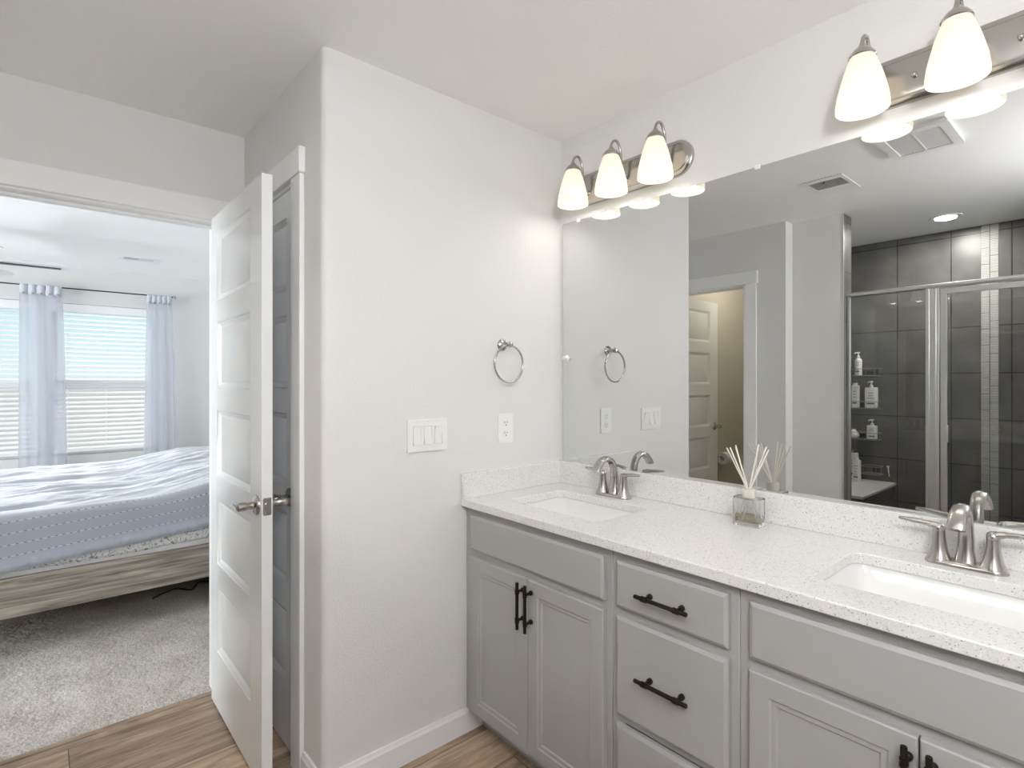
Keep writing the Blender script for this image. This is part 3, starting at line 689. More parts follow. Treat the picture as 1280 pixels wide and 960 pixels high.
# ------------------------------------------------------------------ mirror and wall fittings
mr_ = thing('vanity_mirror', (.9, 0, 1.004), 'long frameless wall mirror above the double vanity', 'mirror')
MB().box(.022, -.006, 1.0045, 1.815, -.0005, 2.060).build('mirror_glass', M_mirror, mr_)
e_ = MB(); e_.box(.0205, -.0055, 1.0045, .022, -.0005, 2.061).box(.0205, -.0055, 2.060, 1.8165, -.0005, 2.0612)
e_.build('mirror_edge', M_mirredge, mr_)
MB().box(.021, -.0075, 1.0032, 1.816, -.0005, 1.0075).build('mirror_channel', M_chrome, mr_)
for x in (.115, .9, 1.7):
    MB().box(x-.009, -.010, 2.052, x+.009, -.0005, 2.068).build('mirror_clip', M_plastic, mr_, bevel=.002)
hk = MB().lathe([(.001, 0), (.0125, 0), (.0135, .002), (.009, .006), (.005, .010), (.005, .016), (.0085, .018), (.0095, .022), (.007, .026), (.001, .027)], (.048, -.0062, 1.462), (Vector((1, 0, 0)), Vector((0, 0, 1)), Vector((0, -1, 0))), 20)
tag(hk.build('suction_hook', M_plastic, None, (.048, -.006, 1.462), smooth=True), 'small white suction hook stuck on the mirror near its left edge', 'hook')

# towel ring
tr_ = thing('towel_ring', (0, -.345, 1.505), 'brushed nickel towel ring on the wall above the outlet', 'towel ring')
mb = MB().lathe([(.001, 0), (.024, 0), (.025, .003), (.021, .009), (.012, .013), (.009, .020), (.009, .040), (.012, .044), (.013, .052), (.010, .060), (.001, .062)], (0, -.345, 1.508), 'x', 24)
mb.build('mount', M_nickel, tr_, smooth=True)
R_ = .075; MB().tube([(.046+.012*(1-math.cos(a))*.0, -.345+R_*math.sin(a), 1.505-R_+R_*math.cos(a)) for a in [2*PI*k/48 for k in range(48)]], .0042, 12, closed=True).build('ring', M_nickel, tr_, smooth=True)

# switch plate (three rockers) and outlet
sw = thing('light_switch', (0, -.703, 1.161), 'white three-gang rocker switch plate on the wall', 'light switch')
def wallplate(parent, name, y0, z0, y1, z1, holes):
    mb = MB(); t0, t1 = .0005, .0065
    out = rrect(y0, z0, y1, z1, .004, 3)
    mb.plate(out, holes, t0, t1, YZ); return mb.build(name, M_plastic, parent, bevel=.002)
hy_ = [-.703+.046*k for k in (-1, 0, 1)]
wallplate(sw, 'cover_plate', -.7885, 1.103, -.6175, 1.220, [rect(y-.0170, 1.127, y+.0170, 1.195) for y in hy_])
for i, y in enumerate(hy_):
    hi, lo = (.011, .0055) if i < 2 else (.0055, .011)
    a, b_ = (lo, hi) if i < 2 else (hi, lo)
    mb = MB(); z0, z1 = 1.128, 1.194; zm = 1.161
    pr = [(.001, z0), (.004 if i < 2 else .012, z0), (.0065, zm), (.012 if i < 2 else .004, z1), (.001, z1)]
    if i < 2: pr = [(.001, z0), (.011, z0), (.0068, zm), (.0060, z1), (.001, z1)]
    else: pr = [(.001, z0), (.0060, z0), (.0068, zm), (.011, z1), (.001, z1)]
    n_ = len(pr); mb.add([(p, y-.0155, z) for p, z in pr]+[(p, y+.0155, z) for p, z in pr], [tuple(range(n_)), tuple(range(n_, 2*n_))]+[(k, (k+1) % n_, n_+(k+1) % n_, n_+k) for k in range(n_)])
    mb.build('rocker', M_plastic, sw, bevel=.001)
for y in hy_:
    for z in (1.109, 1.214): MB().lathe([(.0001, 0), (.0030, 0), (.0026, .0009), (.0001, .001)], (.0065, y, z), 'x', 10).build('screw', M_plastic, sw, smooth=True)
ou = thing('wall_outlet', (0, -.328, 1.166), 'white duplex outlet on the wall below the towel ring', 'outlet')
wallplate(ou, 'cover_plate', -.367, 1.106, -.289, 1.226, [rrect(-.345, 1.176-.004, -.311, 1.206-.004, .010, 4), rrect(-.345, 1.130, -.311, 1.160, .010, 4)])
for zc in (1.187, 1.145):
    rc = MB().prism(rrect(-.3445, zc-.0145, -.3115, zc+.0145, .010, 4), .001, .0072, YZ).build('receptacle', M_plastic, ou)
    s_ = MB().box(.0072, -.3355, zc-.001, .0076, -.3335, zc+.008).box(.0072, -.3235, zc-.001, .0076, -.3215, zc+.007).lathe([(.0001, 0), (.0026, 0), (.0026, .0004), (.0001, .0004)], (.0072, -.328, zc-.008), 'x', 10)
    s_.build('slots', M_dark, rc)

# ------------------------------------------------------------------ vanity lights
def vanity_light(x, label):
    """centre x; back plate stadium .58 wide, three lamps"""
    zc = 2.178
    r = thing('vanity_light', (x, 0, zc), label, 'light fixture', 'three-lamp vanity lights')
    def stadium(hw, hh, n=12):
        return [(x+hw-hh+hh*math.cos(a), zc+hh*math.sin(a)) for a in [math.radians(-90+180*k/n) for k in range(n+1)]]+[(x-hw+hh+hh*math.cos(a), zc+hh*math.sin(a)) for a in [math.radians(90+180*k/n) for k in range(n+1)]]
    secs = [(.289, .0655, 0), (.289, .0655, -.012), (.285, .0615, -.016), (.275, .0515, -.018), (.271, .0475, -.0225), (.262, .0385, -.024)]
    vs = []; n_ = len(stadium(.3, .06))
    for hw, hh, y in secs: vs += [(u, y, v) for u, v in stadium(hw, hh)]
    MB().add(vs, [(i*n_+k, i*n_+(k+1) % n_, (i+1)*n_+(k+1) % n_, (i+1)*n_+k) for i in range(len(secs)-1) for k in range(n_)]+[tuple(range(n_)), tuple(range((len(secs)-1)*n_, len(secs)*n_))]).build('back_plate', M_nickel, r, smooth=True, angle=35)
    for s_ in (-1, 1): MB().lathe([(.0001, 0), (.007, 0), (.007, .006), (.004, .010), (.0001, .011)], (x+s_*.105, -.024, zc-.004), (Vector((1, 0, 0)), Vector((0, 0, 1)), Vector((0, -1, 0))), 14).build('plate_knob', M_nickel, r, smooth=True)
    for k in (-1, 0, 1):
        lx = x+.200*k; Y = -.112
        arm = MB().tube(smooth_path([(lx, -.020, zc-.020), (lx, -.034, zc-.022), (lx, -.046, zc-.004), (lx, -.050, zc+.040), (lx, -.055, zc+.085), (lx, -.072, zc+.116), (lx, -.094, zc+.116), (lx, -.110, zc+.096), (lx, -.112, zc+.075)], 6), .0052, 12)
        arm.lathe([(.011, 0), (.011, .005), (.006, .009)], (lx, -.024, zc-.021), (Vector((1, 0, 0)), Vector((0, 0, 1)), Vector((0, -1, 0))), 16)
        ao = arm.build('arm', M_nickel, r, smooth=True, angle=50)
        MB().lathe([(.006, .090), (.0075, .084), (.012, .078), (.022, .070), (.031, .058), (.033, .052), (.031, .050), (.010, .052)], (lx, Y, zc), 'z', 28).build('socket_cap', M_nickel, ao, smooth=True, angle=50)
        outer = [(.029, .052), (.036, .035), (.045, .008), (.053, -.022), (.0595, -.050), (.063, -.075), (.0635, -.088), (.0625, -.0905), (.060, -.088), (.0595, -.075), (.055, -.050), (.049, -.022), (.041, .008), (.033, .035), (.026, .048)]
        sh = MB().lathe(outer, (lx, Y, zc), 'z', 36, cap=False).build('lamp_shade', M_shade, r, smooth=True, angle=80)
        bulb = MB().lathe([(.001, -.062), (.014, -.058), (.023, -.048), (.027, -.034), (.024, -.018), (.016, -.002), (.012, .014), (.012, .045)], (lx, Y, zc), 'z', 20).build('bulb', M_bulb, sh, smooth=True)
        ld = bpy.data.lights.new('lamp_light', 'POINT'); ld.energy = BULB; ld.color = (1, .95, .87); ld.shadow_soft_size = .03
        lo = bpy.data.objects.new('lamp_light', ld); COL.objects.link(lo); lo.parent = sh; lo.location = Vector((lx, Y, zc-.066))-world_off(sh)
    return r
vanity_light(.380, 'nickel three-lamp vanity light near the corner, fully in view')
vanity_light(1.432, 'nickel three-lamp vanity light at the upper right, cut off by the frame')

# ------------------------------------------------------------------ ceiling fittings of the bathroom
rg = thing('ceiling_register', (.60, -1.52, H), 'white square air register on the bathroom ceiling, seen in the mirror', 'vent')
MB().plate(rect(.500, -1.665, .702, -1.380), [rect(.522, -1.560, .682, -1.425)], H-.006, H-.0005).build('register_frame', M_trim, rg, bevel=.002)
MB().box(.520, -1.562, H-.0020, .684, -1.423, H-.0005).build('duct_opening', M_cab, rg)
mb = MB()
for k in range(9):
    y = -1.553+.0148*k; mb.add([(.522, y, H-.002), (.682, y, H-.002), (.682, y+.010, H-.008), (.522, y+.010, H-.008), (.522, y+.001, H-.001), (.682, y+.001, H-.001), (.682, y+.011, H-.007), (.522, y+.011, H-.007)], [(0, 1, 2, 3), (7, 6, 5, 4), (0, 4, 5, 1), (3, 2, 6, 7)])
mb.build('louvres', M_trim, rg)
MB().lathe([(.0001, 0), (.004, 0), (.004, .012), (.0001, .012)], (.60, -1.425, H-.018), 'z', 10).build('damper_knob', M_nickel, rg)
ef = thing('exhaust_fan', (1.073, -1.18, H), 'white square exhaust fan grille on the bathroom ceiling, seen in the mirror', 'exhaust fan')
mb = MB(); mb.plate(rrect(.940, -1.345, 1.207, -1.025, .012), [rect(.975, -1.312, 1.172, -1.062)], H-.020, H-.0005)
mb.build('fan_cover', M_trim, ef, bevel=.008, seg=3)
MB().box(.976, -1.311, H-.004, 1.171, -1.063, H-.0005).build('fan_cavity', M_cab, ef)
mb = MB()
for k in range(20): mb.box(.975, -1.308+.0124*k, H-.016, 1.172, -1.3015+.0124*k, H-.010)
mb.box(1.070, -1.312, H-.018, 1.076, -1.062, H-.010)
mb.build('fan_grille', M_trim, ef)
rl = thing('recessed_light', (.873, -2.745, H), 'round recessed ceiling light lit above the shower, seen in the mirror', 'ceiling light')
MB().lathe([(.062, -.001), (.062, -.004), (.085, -.006), (.090, -.002), (.090, -.0005)], (.873, -2.745, H), 'z', 32, cap=False).build('trim_ring', M_trim, rl, smooth=True)
MB().lathe([(.001, -.003), (.060, -.003), (.062, -.001)], (.873, -2.745, H), 'z', 32, cap=False).build('lens', M_can, rl)
ld = bpy.data.lights.new('shower_light', 'AREA'); ld.shape = 'DISK'; ld.size = .11; ld.energy = CAN; ld.color = (1, .96, .88)
lo = bpy.data.objects.new('shower_light', ld); COL.objects.link(lo); lo.parent = rl; lo.location = (0, 0, -.010)
tl_ = thing('toilet_fill_lamp', (-.42, -2.95, H), 'added unseen round ceiling lamp that brightens the toilet room', 'ceiling light')  # out-of-view lamp added to lift the toilet room
MB().lathe([(.11, 0), (.11, -.02), (.10, -.03), (.001, -.06)], (-.42, -2.95, H-.001), 'z', 28, cap=False).build('fill_lamp_glass', M_shade, tl_, smooth=True)

ld = bpy.data.lights.new('toilet_fill_light', 'POINT'); ld.energy = TOILET_FILL; ld.color = (1, .93, .80); ld.shadow_soft_size = .06
lo = bpy.data.objects.new('toilet_fill_light', ld); COL.objects.link(lo); lo.parent = tl_; lo.location = (0, 0, -.14)
# unseen globe lamp added to brighten the bathroom, behind the camera's right
fl_ = thing('globe_fill_light', (2.12, -1.72, H), 'added unseen globe lamp that brightens the bathroom', 'ceiling light')
MB().lathe([(.06, 0), (.065, -.02), (.05, -.035), (.010, -.05), (.010, -.285), (.03, -.29), (.03, -.30)], (2.12, -1.72, H-.001), 'z', 32, cap=False).build('fill_globe_base', M_nickel, fl_, smooth=True)
MB().lathe([(.125*math.sin(math.radians(a_)), -.405+.125*math.cos(math.radians(a_))) for a_ in (8, 20, 35, 50, 65, 80, 95, 110, 125, 140, 155, 170, 179.5)], (2.12, -1.72, H), 'z', 32, cap=False).build('fill_globe', M_globe_fill, fl_, smooth=True)

# ------------------------------------------------------------------ shower enclosure
GY = -2.218
se = thing('shower_enclosure', (1.1, GY, .10), 'framed glass shower enclosure with a swing door, seen in the mirror', 'shower enclosure')
ZB, ZH = .10, 1.905
MB().tube([(.463, GY, ZH+.012), (1.76, GY, ZH+.012)], .0155, 14).build('header_rail', M_steel, se, smooth=True)
MB().box(.463, GY-.012, ZB, .482, GY+.012, ZH).build('wall_jamb', M_steel, se, bevel=.002)
MB().box(1.741, GY-.012, ZB, 1.76, GY+.012, ZH).build('wall_jamb', M_steel, se, bevel=.002)
MB().box(.482, GY-.014, ZB, 1.741, GY+.014, ZB+.022).build('bottom_rail', M_steel, se, bevel=.002)
mb = MB().box(.880, GY-.016, ZB+.022, .945, GY+.012, ZH); mb.box(.892, GY+.012, ZB+.022, .898, GY+.016, ZH); mb.box(.925, GY+.012, ZB+.022, .931, GY+.016, ZH)
mb.build('centre_post', M_steel, se, bevel=.0015)
MB().box(.484, GY-.003, ZB+.020, .882, GY+.003, ZH-.002).build('fixed_glass', M_sglass, se)
sd = MB().plate(rect(.951, ZB+.030, 1.738, ZH-.008), [rect(.981, ZB+.060, 1.708, ZH-.040)], GY-.010, GY+.012, XZ).build('shower_door', M_steel, se, bevel=.002)
MB().box(.979, GY-.003, ZB+.058, 1.710, GY+.003, ZH-.038).build('door_glass', M_sglass, sd)
MB().box(.979, GY+.006, 1.005, .990, GY+.035, 1.105).build('door_pull', M_steel, sd, bevel=.003)
# bench with quartz seat
bn_ = thing('shower_bench', (.31, -2.80, .03), 'tiled shower bench with a pale stone seat, seen in the mirror', 'bench')
MB().box(.121, -3.179, .031, .470, -2.430, .560).build('bench_base', M_tile_x, bn_)
MB().box(.121, -3.179, .5605, .492, -2.415, .582).build('bench_seat', M_quartz, bn_, bevel=.004)
MB().box(.47, -3.178, .030, .476, -2.44, .56).build('bench_front', M_tile_y, bn_)
# wire caddies on the back wall
def caddy(x0, x1, z, label, y1=-3.06, h=.055):
    r = thing('wire_caddy', ((x0+x1)/2, -3.1, z), label, 'shower caddy', 'wire shelves in the shower corner')
    ya, yb = -3.174, y1; mb = MB()
    for zz in (z, z+h): mb.tube([(x0, ya, zz), (x1-.02, ya, zz), (x1, ya+.02, zz), (x1, yb-.02, zz), (x1-.02, yb, zz), (x0+.02, yb, zz), (x0, yb-.02, zz)], .0024, 8, closed=True)
    n_ = 6
    for k in range(n_+1):
        x = x0+.01+(x1-x0-.02)*k/n_; mb.tube([(x, ya, z), (x, yb, z)], .0015, 6)
    for k in range(4):
        x = x0+.02+(x1-x0-.04)*k/3; mb.tube([(x, yb, z), (x, yb, z+h)], .0015, 6)
    mb.tube([(x1, (ya+yb)/2, z), (x1, (ya+yb)/2, z+h)], .0015, 6)
    mb.build('wire_basket', M_cwire, r, smooth=True)
    b_ = MB().box(x0+.05, ya-.002, z+.01, x1-.03, ya+.003, z+.04).build('wall_pad', M_dark, r)
    return r
caddy(.19, .40, 1.400, 'dark wire corner shelf, topmost of the shelves in the shower')
caddy(.19, .40, 1.145, 'dark wire corner shelf holding the square lotion bottle in the shower')
caddy(.19, .40, .905, 'dark wire corner shelf, third from the top in the shower')
caddy(.285, .41, .640, 'empty dark wire basket just above the shower bench seat', h=.06)
def pump_bottle(x, y, z, w, d, h, label, round_=False, head=M_bottle, pump=True, bands=2):
    r = thing('pump_bottle', (x, y, z), label, 'bottle', 'toiletry bottles in the shower')
    if round_: MB().lathe([(.001, 0), (w/2*.95, 0), (w/2, .004), (w/2, h*.86), (w/2*.8, h*.95), (w/2*.35, h), (.001, h)], (x, y, z), 'z', 20).build('bottle_body', M_bottle, r, smooth=True)
    else: MB().prism(rrect(x-w/2, y-d/2, x+w/2, y+d/2, .008, 4), z, z+h).build('bottle_body', M_bottle, r, bevel=.006, seg=3)
    if pump:
        MB().lathe([(.012, h-.002), (.012, h+.016), (.005, h+.018), (.004, h+.036), (.010, h+.038), (.011, h+.048), (.001, h+.050)], (x, y, z), 'z', 16).tube([(x, y, z+h+.044), (x-.012, y+.018, z+h+.044), (x-.018, y+.026, z+h+.036)], .004, 8).build('pump', head, r, smooth=True)
    else: MB().lathe([(w*.3, h-.002), (w*.3, h+.016), (w*.26, h+.020), (.001, h+.020)], (x, y, z), 'z', 16).build('cap', head, r, smooth=True)
    yf = y+(w/2 if round_ else d/2)
    rnd = random.Random(int(x*1000+z*777))
    for k in range(bands):
        zz = z+h*(.72-.13*k); ww = w*rnd.uniform(.18, .34); MB().box(x-ww, yf+.0002, zz, x+ww, yf+.001, zz+.004).build('printed_band', M_label, r)
    MB().box(x-w*.3, yf+.0002, z+h*.18, x+w*.3, yf+.001, z+h*.26).build('printed_band', M_label, r)
    return r
pump_bottle(.255, -3.115, 1.4045, .050, .04, .135, 'tall white pump bottle on the topmost shower shelf', round_=True)
pump_bottle(.345, -3.112, 1.1495, .082, .045, .160, 'large square white pump bottle with printed front on the second shower shelf', bands=3)
pump_bottle(.235, -3.112, 1.1495, .052, .042, .175, 'white capped bottle left of the large square bottle', pump=False, bands=3)
pump_bottle(.350, -3.112, .9095, .066, .045, .105, 'plain white pump bottle on the third shower shelf')
pump_bottle(.225, -3.10, .5825, .060, .045, .210, 'tall white bottle with black pump on the shower bench', head=M_black, bands=3)
pump_bottle(.272, -3.02, .5825, .050, .045, .165, 'shorter white printed bottle in front of the black-pump bottle', pump=False, bands=4)
# crumpled pouch and razor
mb = MB(); 
for i in range(1): pass
pm = MB().lathe([(.001, 0), (.030, .003), (.036, .02), (.030, .045), (.018, .06), (.008, .07), (.001, .072)], (.225, -3.11, .9095), 'z', 14)
pm.v = [(x+.006*noise.noise(Vector((x*60, y*60, z*60))), y+.006*noise.noise(Vector((x*60, y*60, z*60+9))), z) for x, y, z in pm.v]
tag(pm.build('sponge_pouch', M_bottle, None, (.225, -3.11, .9095), smooth=True, angle=80), 'crumpled white pouch beside the plain pump bottle on the third shelf', 'pouch')
mb = MB().tube(smooth_path([(.448, -3.171, .625), (.444, -3.168, .655), (.440, -3.171, .695)], 4), [.003]*4+[.0045]*4+[.005], 8).box(.432, -3.178, .695, .448, -3.164, .706)
tag(mb.build('razor', M_bottle, None, (.46, -3.175, .60), smooth=True), 'white razor hanging on the dark tile right of the wire basket', 'razor')
lof = MB()
for k in range(60):
    a = random.random()*2*PI; q = random.uniform(-.9, .9); c0 = Vector((.372, -3.11, 1.452)); rr_ = .026
    d = Vector((math.cos(a)*math.sqrt(1-q*q), math.sin(a)*math.sqrt(1-q*q), q)); u = d.orthogonal().normalized(); v_ = d.cross(u)
    c_ = c0+d*rr_*.55; lof.tube([c_+(u*math.cos(b_)+v_*math.sin(b_))*.010+d*.003*math.sin(3*b_) for b_ in [2*PI*j/8 for j in range(8)]], .0016, 5, closed=True)
tag(lof.build('mesh_loofah', plain('charcoal_mesh', (.08, .08, .085), .8), None, (.372, -3.11, 1.4265), smooth=True), 'small dark mesh loofah on the topmost shower shelf', 'loofah')

# toilet paper roll on holder in the toilet room
tp = thing('toilet_roll_holder', (-.876, -3.05, .66), 'wall holder for the toilet roll, seen in the mirror beyond the toilet room door', 'toilet roll holder')
MB().lathe([(.001, 0), (.022, 0), (.022, .006), (.008, .012), (.006, .050), (.001, .052)], (-.876, -3.125, .66), 'x', 18).tube([(-.832, -3.125, .66), (-.832, -2.99, .66)], .005, 10).build('holder_arm', M_nickel, tp, smooth=True)
tag(MB().lathe([(.0195, -.052), (.054, -.052), (.056, -.048), (.056, .048), (.054, .052), (.0195, .052), (.0195, -.052)], (-.818, -3.05, .642), 'y', 32, cap=False).build('toilet_roll', M_paper, None, (-.818, -3.05, .642), smooth=True), 'white toilet paper roll on its wall holder, seen in the mirror', 'toilet roll')

# ------------------------------------------------------------------ bedroom
# windows
for i, (a, b_) in enumerate(WIN):
    wn = thing('window_%d' % (i+1), (-4.93, (a+b_)/2, WZ0), 'white bedroom window %s' % ('nearer the door' if i == 0 else 'at the left edge, further from the door'), 'window', kind='structure')
    mb = MB().plate(rect(a, WZ0, b_, WZ1), [rect(a+.045, WZ0+.045, b_-.045, 1.305), rect(a+.045, 1.365, b_-.045, WZ1-.045)], -4.965, -4.915, YZ)
    mb.build('window_frame', M_trim, wn, bevel=.003)
    MB().box(-4.942, a+.04, WZ0+.04, -4.938, b_-.04, 1.31).box(-4.942, a+.04, 1.36, -4.938, b_-.04, WZ1-.04).build('window_pane', M_glass, wn)
# blinds
def blind(a, b_, label):
    r = thing('window_blind', (-4.885, (a+b_)/2, WZ0), label, 'blind', 'white slatted window blinds')
    MB().box(-4.915, a+.004, 2.005, -4.853, b_-.004, 2.083).build('valance', M_slat, r, bevel=.004)
    mb = MB(); z = .722; n_ = 0; tilt = math.radians(20)
    while z < 1.995:
        w2 = .0250; cs, sn = math.cos(tilt), math.sin(tilt); P_ = []
        for j in range(5):
            q = -1+j/2; P_.append((-4.885+w2*q*cs, z+w2*q*sn*-1+.0022*(1-q*q)))
        jig = .002*math.sin(n_*1.7)
        vs = [(x, a+.008, zz+jig) for x, zz in P_]+[(x, b_-.008, zz) for x, zz in P_]; vs += [(x, y, zz-.0022) for x, y, zz in vs]
        fs = [(k, k+1, k+6, k+5) for k in range(4)]+[(10+k+5, 10+k+6, 10+k+1, 10+k) for k in range(4)]+[(0, 5, 15, 10), (4, 14, 19, 9)]
        mb.add(vs, fs); z += .0435; n_ += 1
    mb.build('slats', M_slat, r, recalc=False)
    MB().box(-4.91, a+.008, .684, -4.86, b_-.008, .702).build('bottom_rail', M_slat, r, bevel=.003)
    mb = MB()
    for y in (a+.12, (a+b_)/2, b_-.12):
        for x in (-4.911, -4.859): mb.tube([(x, y, .70), (x, y, 2.01)], .0011, 5)
    mb.build('ladder_cords', M_slat, r)
    MB().tube([(-4.850, a+.06, 1.35), (-4.850, a+.06, 2.0)], .0035, 6).build('tilt_wand', M_slat, r)
blind(*WIN[0], 'white slatted blind in the window between the two sheer curtains')
blind(*WIN[1], 'white slatted blind in the leftmost window')
# curtain rod and curtains
rod = thing('curtain_rod', (-4.75, -1.7, 2.212), 'thin dark curtain rod above the bedroom windows', 'curtain rod')
MB().tube([(-4.75, -3.0, 2.212), (-4.75, -.745, 2.212)], .006, 10).build('rod', M_wire, rod, smooth=True)
MB().lathe([(.006, 0), (.013, .004), (.017, .014), (.013, .026), (.001, .03)], (-4.75, -.752, 2.212), (Vector((1, 0, 0)), Vector((0, 0, 1)), Vector((0, 1, 0))), 16).build('finial', M_nickel, rod, smooth=True)
for y in (-.765, -1.74, -2.9): MB().tube([(-4.848, y, 2.20), (-4.76, y, 2.20), (-4.75, y, 2.205)], .004, 8).lathe([(.014, 0), (.014, .004), (.001, .005)], (-4.85, y, 2.20), 'x', 14).build('rod_bracket', M_wire, rod, smooth=True)
def curtain(y0t, y1t, y0b, y1b, folds, label, seed, z0=.03):
    r = thing('sheer_curtain', (-4.75, (y0t+y1t)/2, z0), label, 'curtain', 'sheer white tab-top curtains')
    rnd = random.Random(seed); NC, NR = 90, 30; ph = rnd.random()*6
    def surf(u, z):
        k = (2.135-z)/2.1; k = max(0, min(1, k)); a = y0t+(y0b-y0t)*k**.6; b_ = y1t+(y1b-y1t)*k**.6
        uu = u+.02*math.sin(u*9+ph+k*1.5)*k
        return (-4.742+.034*math.sin(uu*folds*2*PI+ph)*(.5+.5*k)+.010*math.sin(uu*folds*4.3+ph*2+k*2)*k, a+(b_-a)*uu, z)
    P_ = [[surf(j/NC, 2.14-(2.14-z0)*i/NR) for j in range(NC+1)] for i in range(NR+1)]
    MB().grid(P_).build('curtain_panel', M_sheer, r, smooth=True, angle=180, recalc=False)
    # tabs looping over the rod
    nt_ = 5
    for k in range(nt_):
        yc = y0t+(y1t-y0t)*(k+.5)/nt_; hw = abs(y1t-y0t)/nt_*.47
        prof_ = [(-4.7335, 2.128), (-4.736, 2.205), (-4.742, 2.2205), (-4.750, 2.2215), (-4.758, 2.2205), (-4.764, 2.205), (-4.7665, 2.128)]
        tb = MB().grid([[(x, yc-hw, z) for x, z in prof_], [(x, yc+hw, z) for x, z in prof_]]).build('curtain_tab', M_tab, r, smooth=True, recalc=False, solid=.0015)
        MB().lathe([(.0001, 0), (.008, 0), (.008, .003), (.0001, .004)], (-4.7325, yc, 2.140), 'x', 12).build('tab_button', M_nickel, tb, smooth=True)
    return r
curtain(-1.915, -1.625, -1.925, -1.575, 2.6, 'sheer white curtain hanging between the two bedroom windows', 3)
curtain(-.975, -.765, -1.005, -.690, 3, 'sheer white curtain at the right end of the curtain rod', 5)
# ceiling register bedroom
br_ = thing('ceiling_register', (-4.10, -1.115, H), 'slim white air register on the bedroom ceiling near the windows', 'vent')
MB().plate(rect(-4.185, -1.262, -4.015, -.968), [rect(-4.150, -1.225, -4.050, -1.005)], H-.006, H-.0005).build('register_frame', M_trim, br_, bevel=.002)
MB().box(-4.152, -1.227, H-.002, -4.048, -1.003, H-.0005).build('duct_opening', M_dark, br_)
mb = MB()
for k in range(15): mb.box(-4.15, -1.222+.0148*k, H-.007, -4.05, -1.222+(.0050 if k < 7 else .011)+.0148*k, H-.003)
mb.box(-4.105, -1.225, H-.007, -4.095, -1.005, H-.003)
mb.build('louvres', M_trim, br_)
# ceiling fan
fc = (-3.55, -2.21); ZFn = 2.20
cf = thing('ceiling_fan', (*fc, H), 'ceiling fan with pale blades, its tips showing at the left edge', 'ceiling fan')
MB().lathe([(.07, 0), (.07, -.02), (.03, -.05), (.014, -.055), (.014, -.13), (.09, -.14), (.115, -.17), (.115, -.23), (.08, -.26), (.001, -.27)], (*fc, H), 'z', 32, cap=False).build('motor_housing', M_fan, cf, smooth=True)
MB().lathe([(.08, -.26), (.11, -.28), (.10, -.32), (.05, -.345), (.001, -.35)], (*fc, H), 'z', 28, cap=False).build('light_bowl', M_paper, cf, smooth=True)
for k in range(5):
    a = math.radians(89+72*k); ca, sa = math.cos(a), math.sin(a)
    def Q(r, w_, z): return (fc[0]+ca*r-sa*w_, fc[1]+sa*r+ca*w_, z)
    out = [(.16, -.045), (.30, -.060), (.55, -.070), (.665, -.070), (.672, -.062), (.672, .062), (.665, .070), (.55, .070), (.30, .060), (.16, .045)]
    n_ = len(out); tl = -.12
    vs = [Q(r, w_, ZFn+.004+w_*tl) for r, w_ in out]+[Q(r, w_, ZFn-.004+w_*tl) for r, w_ in out]
    bl = MB().add(vs, [tuple(range(n_)), tuple(range(n_, 2*n_))[::-1]]+[(j, (j+1) % n_, n_+(j+1) % n_, n_+j) for j in range(n_)]).build('blade', M_fan, cf)
    MB().add([Q(r, w_, ZFn-.006+w_*tl) for r, w_ in ((.09, -.012), (.55, -.008), (.55, .008), (.09, .012))]+[Q(r, w_, ZFn-.014+w_*tl) for r, w_ in ((.09, -.012), (.55, -.008), (.55, .008), (.09, .012))], [(0, 1, 2, 3), (7, 6, 5, 4), (0, 4, 5, 1), (1, 5, 6, 2), (2, 6, 7, 3), (3, 7, 4, 0)]).build('blade_bracket', M_fandark, bl)

# bed
BX0, BX1, BY0, BY1 = -3.90, -1.95, -2.50, -.30
bd = thing('bed_frame', (-2.92, -1.4, 0), 'weathered grey wood platform bed frame in the bedroom', 'bed')
MB().box(BX1-.03, BY0, .183, BX1, BY1, .380).build('side_rail', M_bedwood, bd, bevel=.003)
MB().box(BX0, BY0, .183, BX0+.03, BY1, .380).build('side_rail', M_bedwood, bd, bevel=.003)
MB().box(BX0+.03, BY0, .183, BX1-.03, BY0+.03, .380).build('foot_rail', M_bedwood, bd, bevel=.003)
MB().box(BX0-.02, BY1, .10, BX1+.02, BY1+.05, 1.15).build('headboard', M_bedwood, bd, bevel=.004)
MB().box(BX0+.03, BY0+.03, .30, BX1-.03, BY1, .33).build('slat_base', M_bedwood, bd)
for x in (BX0+.4, -2.92, -2.40):
    for y in (-2.2, -.93):
        lg = MB().box(x-.03, y-.03, .055, x+.03, y+.03, .30).build('leg', M_black, bd)
        MB().lathe([(.001, -.012), (.026, -.012), (.028, 0), (.026, .012), (.001, .012)], (x, y, .030), 'y', 18).build('caster', M_wire, lg, smooth=True)
mt = thing('mattress', (-2.92, -1.4, .332), 'thick mattress in a white sheet with grey floral print', 'mattress')
MB().box(BX0+.035, BY0+.035, .332, BX1-.035, BY1-.01, .66).build('mattress_core', M_mattress, mt, bevel=.03, seg=4)
# fitted sheet skirt, slightly rumpled
P_ = []
for i in range(14):
    z = .405+.25*i/13; P_.append([(BX1-.028+.008*noise.noise(Vector((y*7, z*12, 0)))+.004*noise.noise(Vector((y*30, z*20, 2))), y, z+(.008*math.sin(y*5) if i == 0 else 0)) for y in [BY0+.03+(BY1-BY0-.05)*j/220 for j in range(221)]])
MB().grid(P_).build('fitted_sheet', M_floral, mt, smooth=True, angle=180, recalc=False, solid=.003)
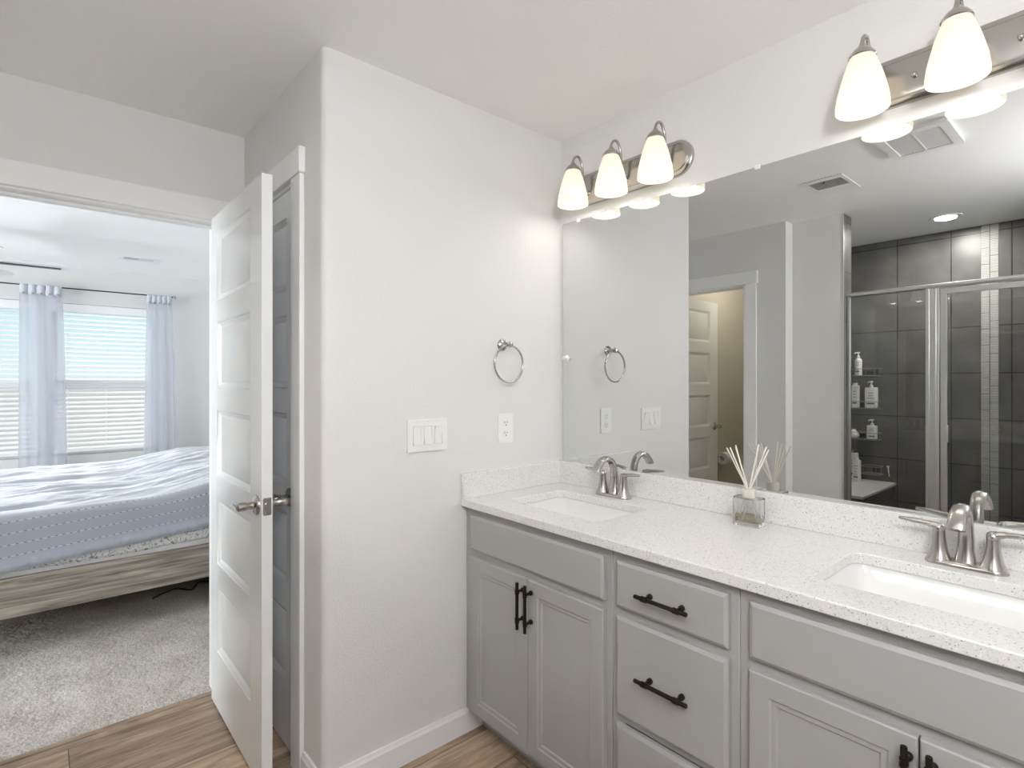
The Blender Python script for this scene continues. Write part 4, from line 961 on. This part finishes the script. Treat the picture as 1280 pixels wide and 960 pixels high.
# quilt
ys = [BY0-.03+(BY1-.05-BY0+.03)*j/330 for j in range(331)]
def hem(y): return .416+.0797*(y+1.929)
def topz(x, y):
    p = max(0, min(1, (y+1.35)/.6)); p = p*p*(3-2*p); z = .695+.085*p*(.85+.15*math.sin(x*5))
    z += .02*max(0, min(1, (-x-2.6)/1.0))*0
    return z
rows, uvr = [], []
NS = [('side', 16), ('round', 8), ('top', 110), ('round2', 6), ('side2', 10)]
prof_u = []
P_ = []; U_ = []
def ridge(x, y, s):
    return (1-abs(noise.noise(Vector((x, y, s))))*2.2)
for kind, n_ in NS:
    for i in range(n_):
        f = i/n_; row_ = []; ur = []
        for y in ys:
            hz = hem(y)
            if kind == 'side':
                z = hz+(.66-hz)*f; x = BX1+.006
                puff = math.exp(-((z-hz-.022)/.020)**2)
                x += .022*puff*(1+.5*noise.noise(Vector((y*30, 0, 1)))*1.6)+.006*noise.noise(Vector((y*16+z*20, z*8, 5)))*puff*2+.004*noise.noise(Vector((y*4, z*6, 2)))
                z += .004*noise.noise(Vector((y*18, 2, 2)))*(1-f)
                v = z-hz
            elif kind == 'round':
                a = PI/2*f; tz = topz(BX1-.04, y); R0 = tz-.66; x = BX1+.006-.05*(1-math.cos(a)); z = .66+R0*math.sin(a); v = .66-hz+f*.07
            elif kind == 'top':
                x = BX1-.044-(BX1-BX0-.088)*f; tz = topz(x, y)
                e1 = min(1, f*14)*min(1, (1-f)*14)
                wr = .022*ridge(x*2.6+y*1.1, y*.9-x*.25, 4)+.016*ridge(x*7+y*1.4, y*1.8, 8)+.010*ridge(x*17+y*3, y*4, 1)
                z = tz+(wr-.018)*e1; v = .66-hz+.07+(BX1-.044-x)
            elif kind == 'round2':
                a = PI/2*(1-f); tz = topz(BX0+.04, y); x = BX0-.006+.05*(1-math.cos(a)); z = .66+(tz-.66)*math.sin(a); v = 2.2+f*.05
            else:
                z = .66-.25*f; x = BX0-.006; v = 2.25+f*.2
            row_.append((x, y, z)); ur.append((y, v))
        P_.append(row_); U_.append(ur)
q_ = MB().grid(P_, U_).build('quilt', M_quilt, None, (-2.92, -1.4, .68), smooth=True, angle=180, recalc=False, solid=.006)
tag(q_, 'pale blue grey quilt with running stitches spread over the bed', 'quilt')
# cord and a dark bag under the bed
cpts = smooth_path([(-2.30, -1.25, .010), (-2.38, -1.12, .014), (-2.30, -1.04, .012), (-2.40, -.97, .02), (-2.34, -.88, .012), (-2.44, -.80, .014)], 8)
tag(MB().tube(cpts, .005, 8).build('power_cord', M_black, None, (-2.36, -1.0, .01), smooth=True), 'black cord lying on the carpet under the bed', 'cord')
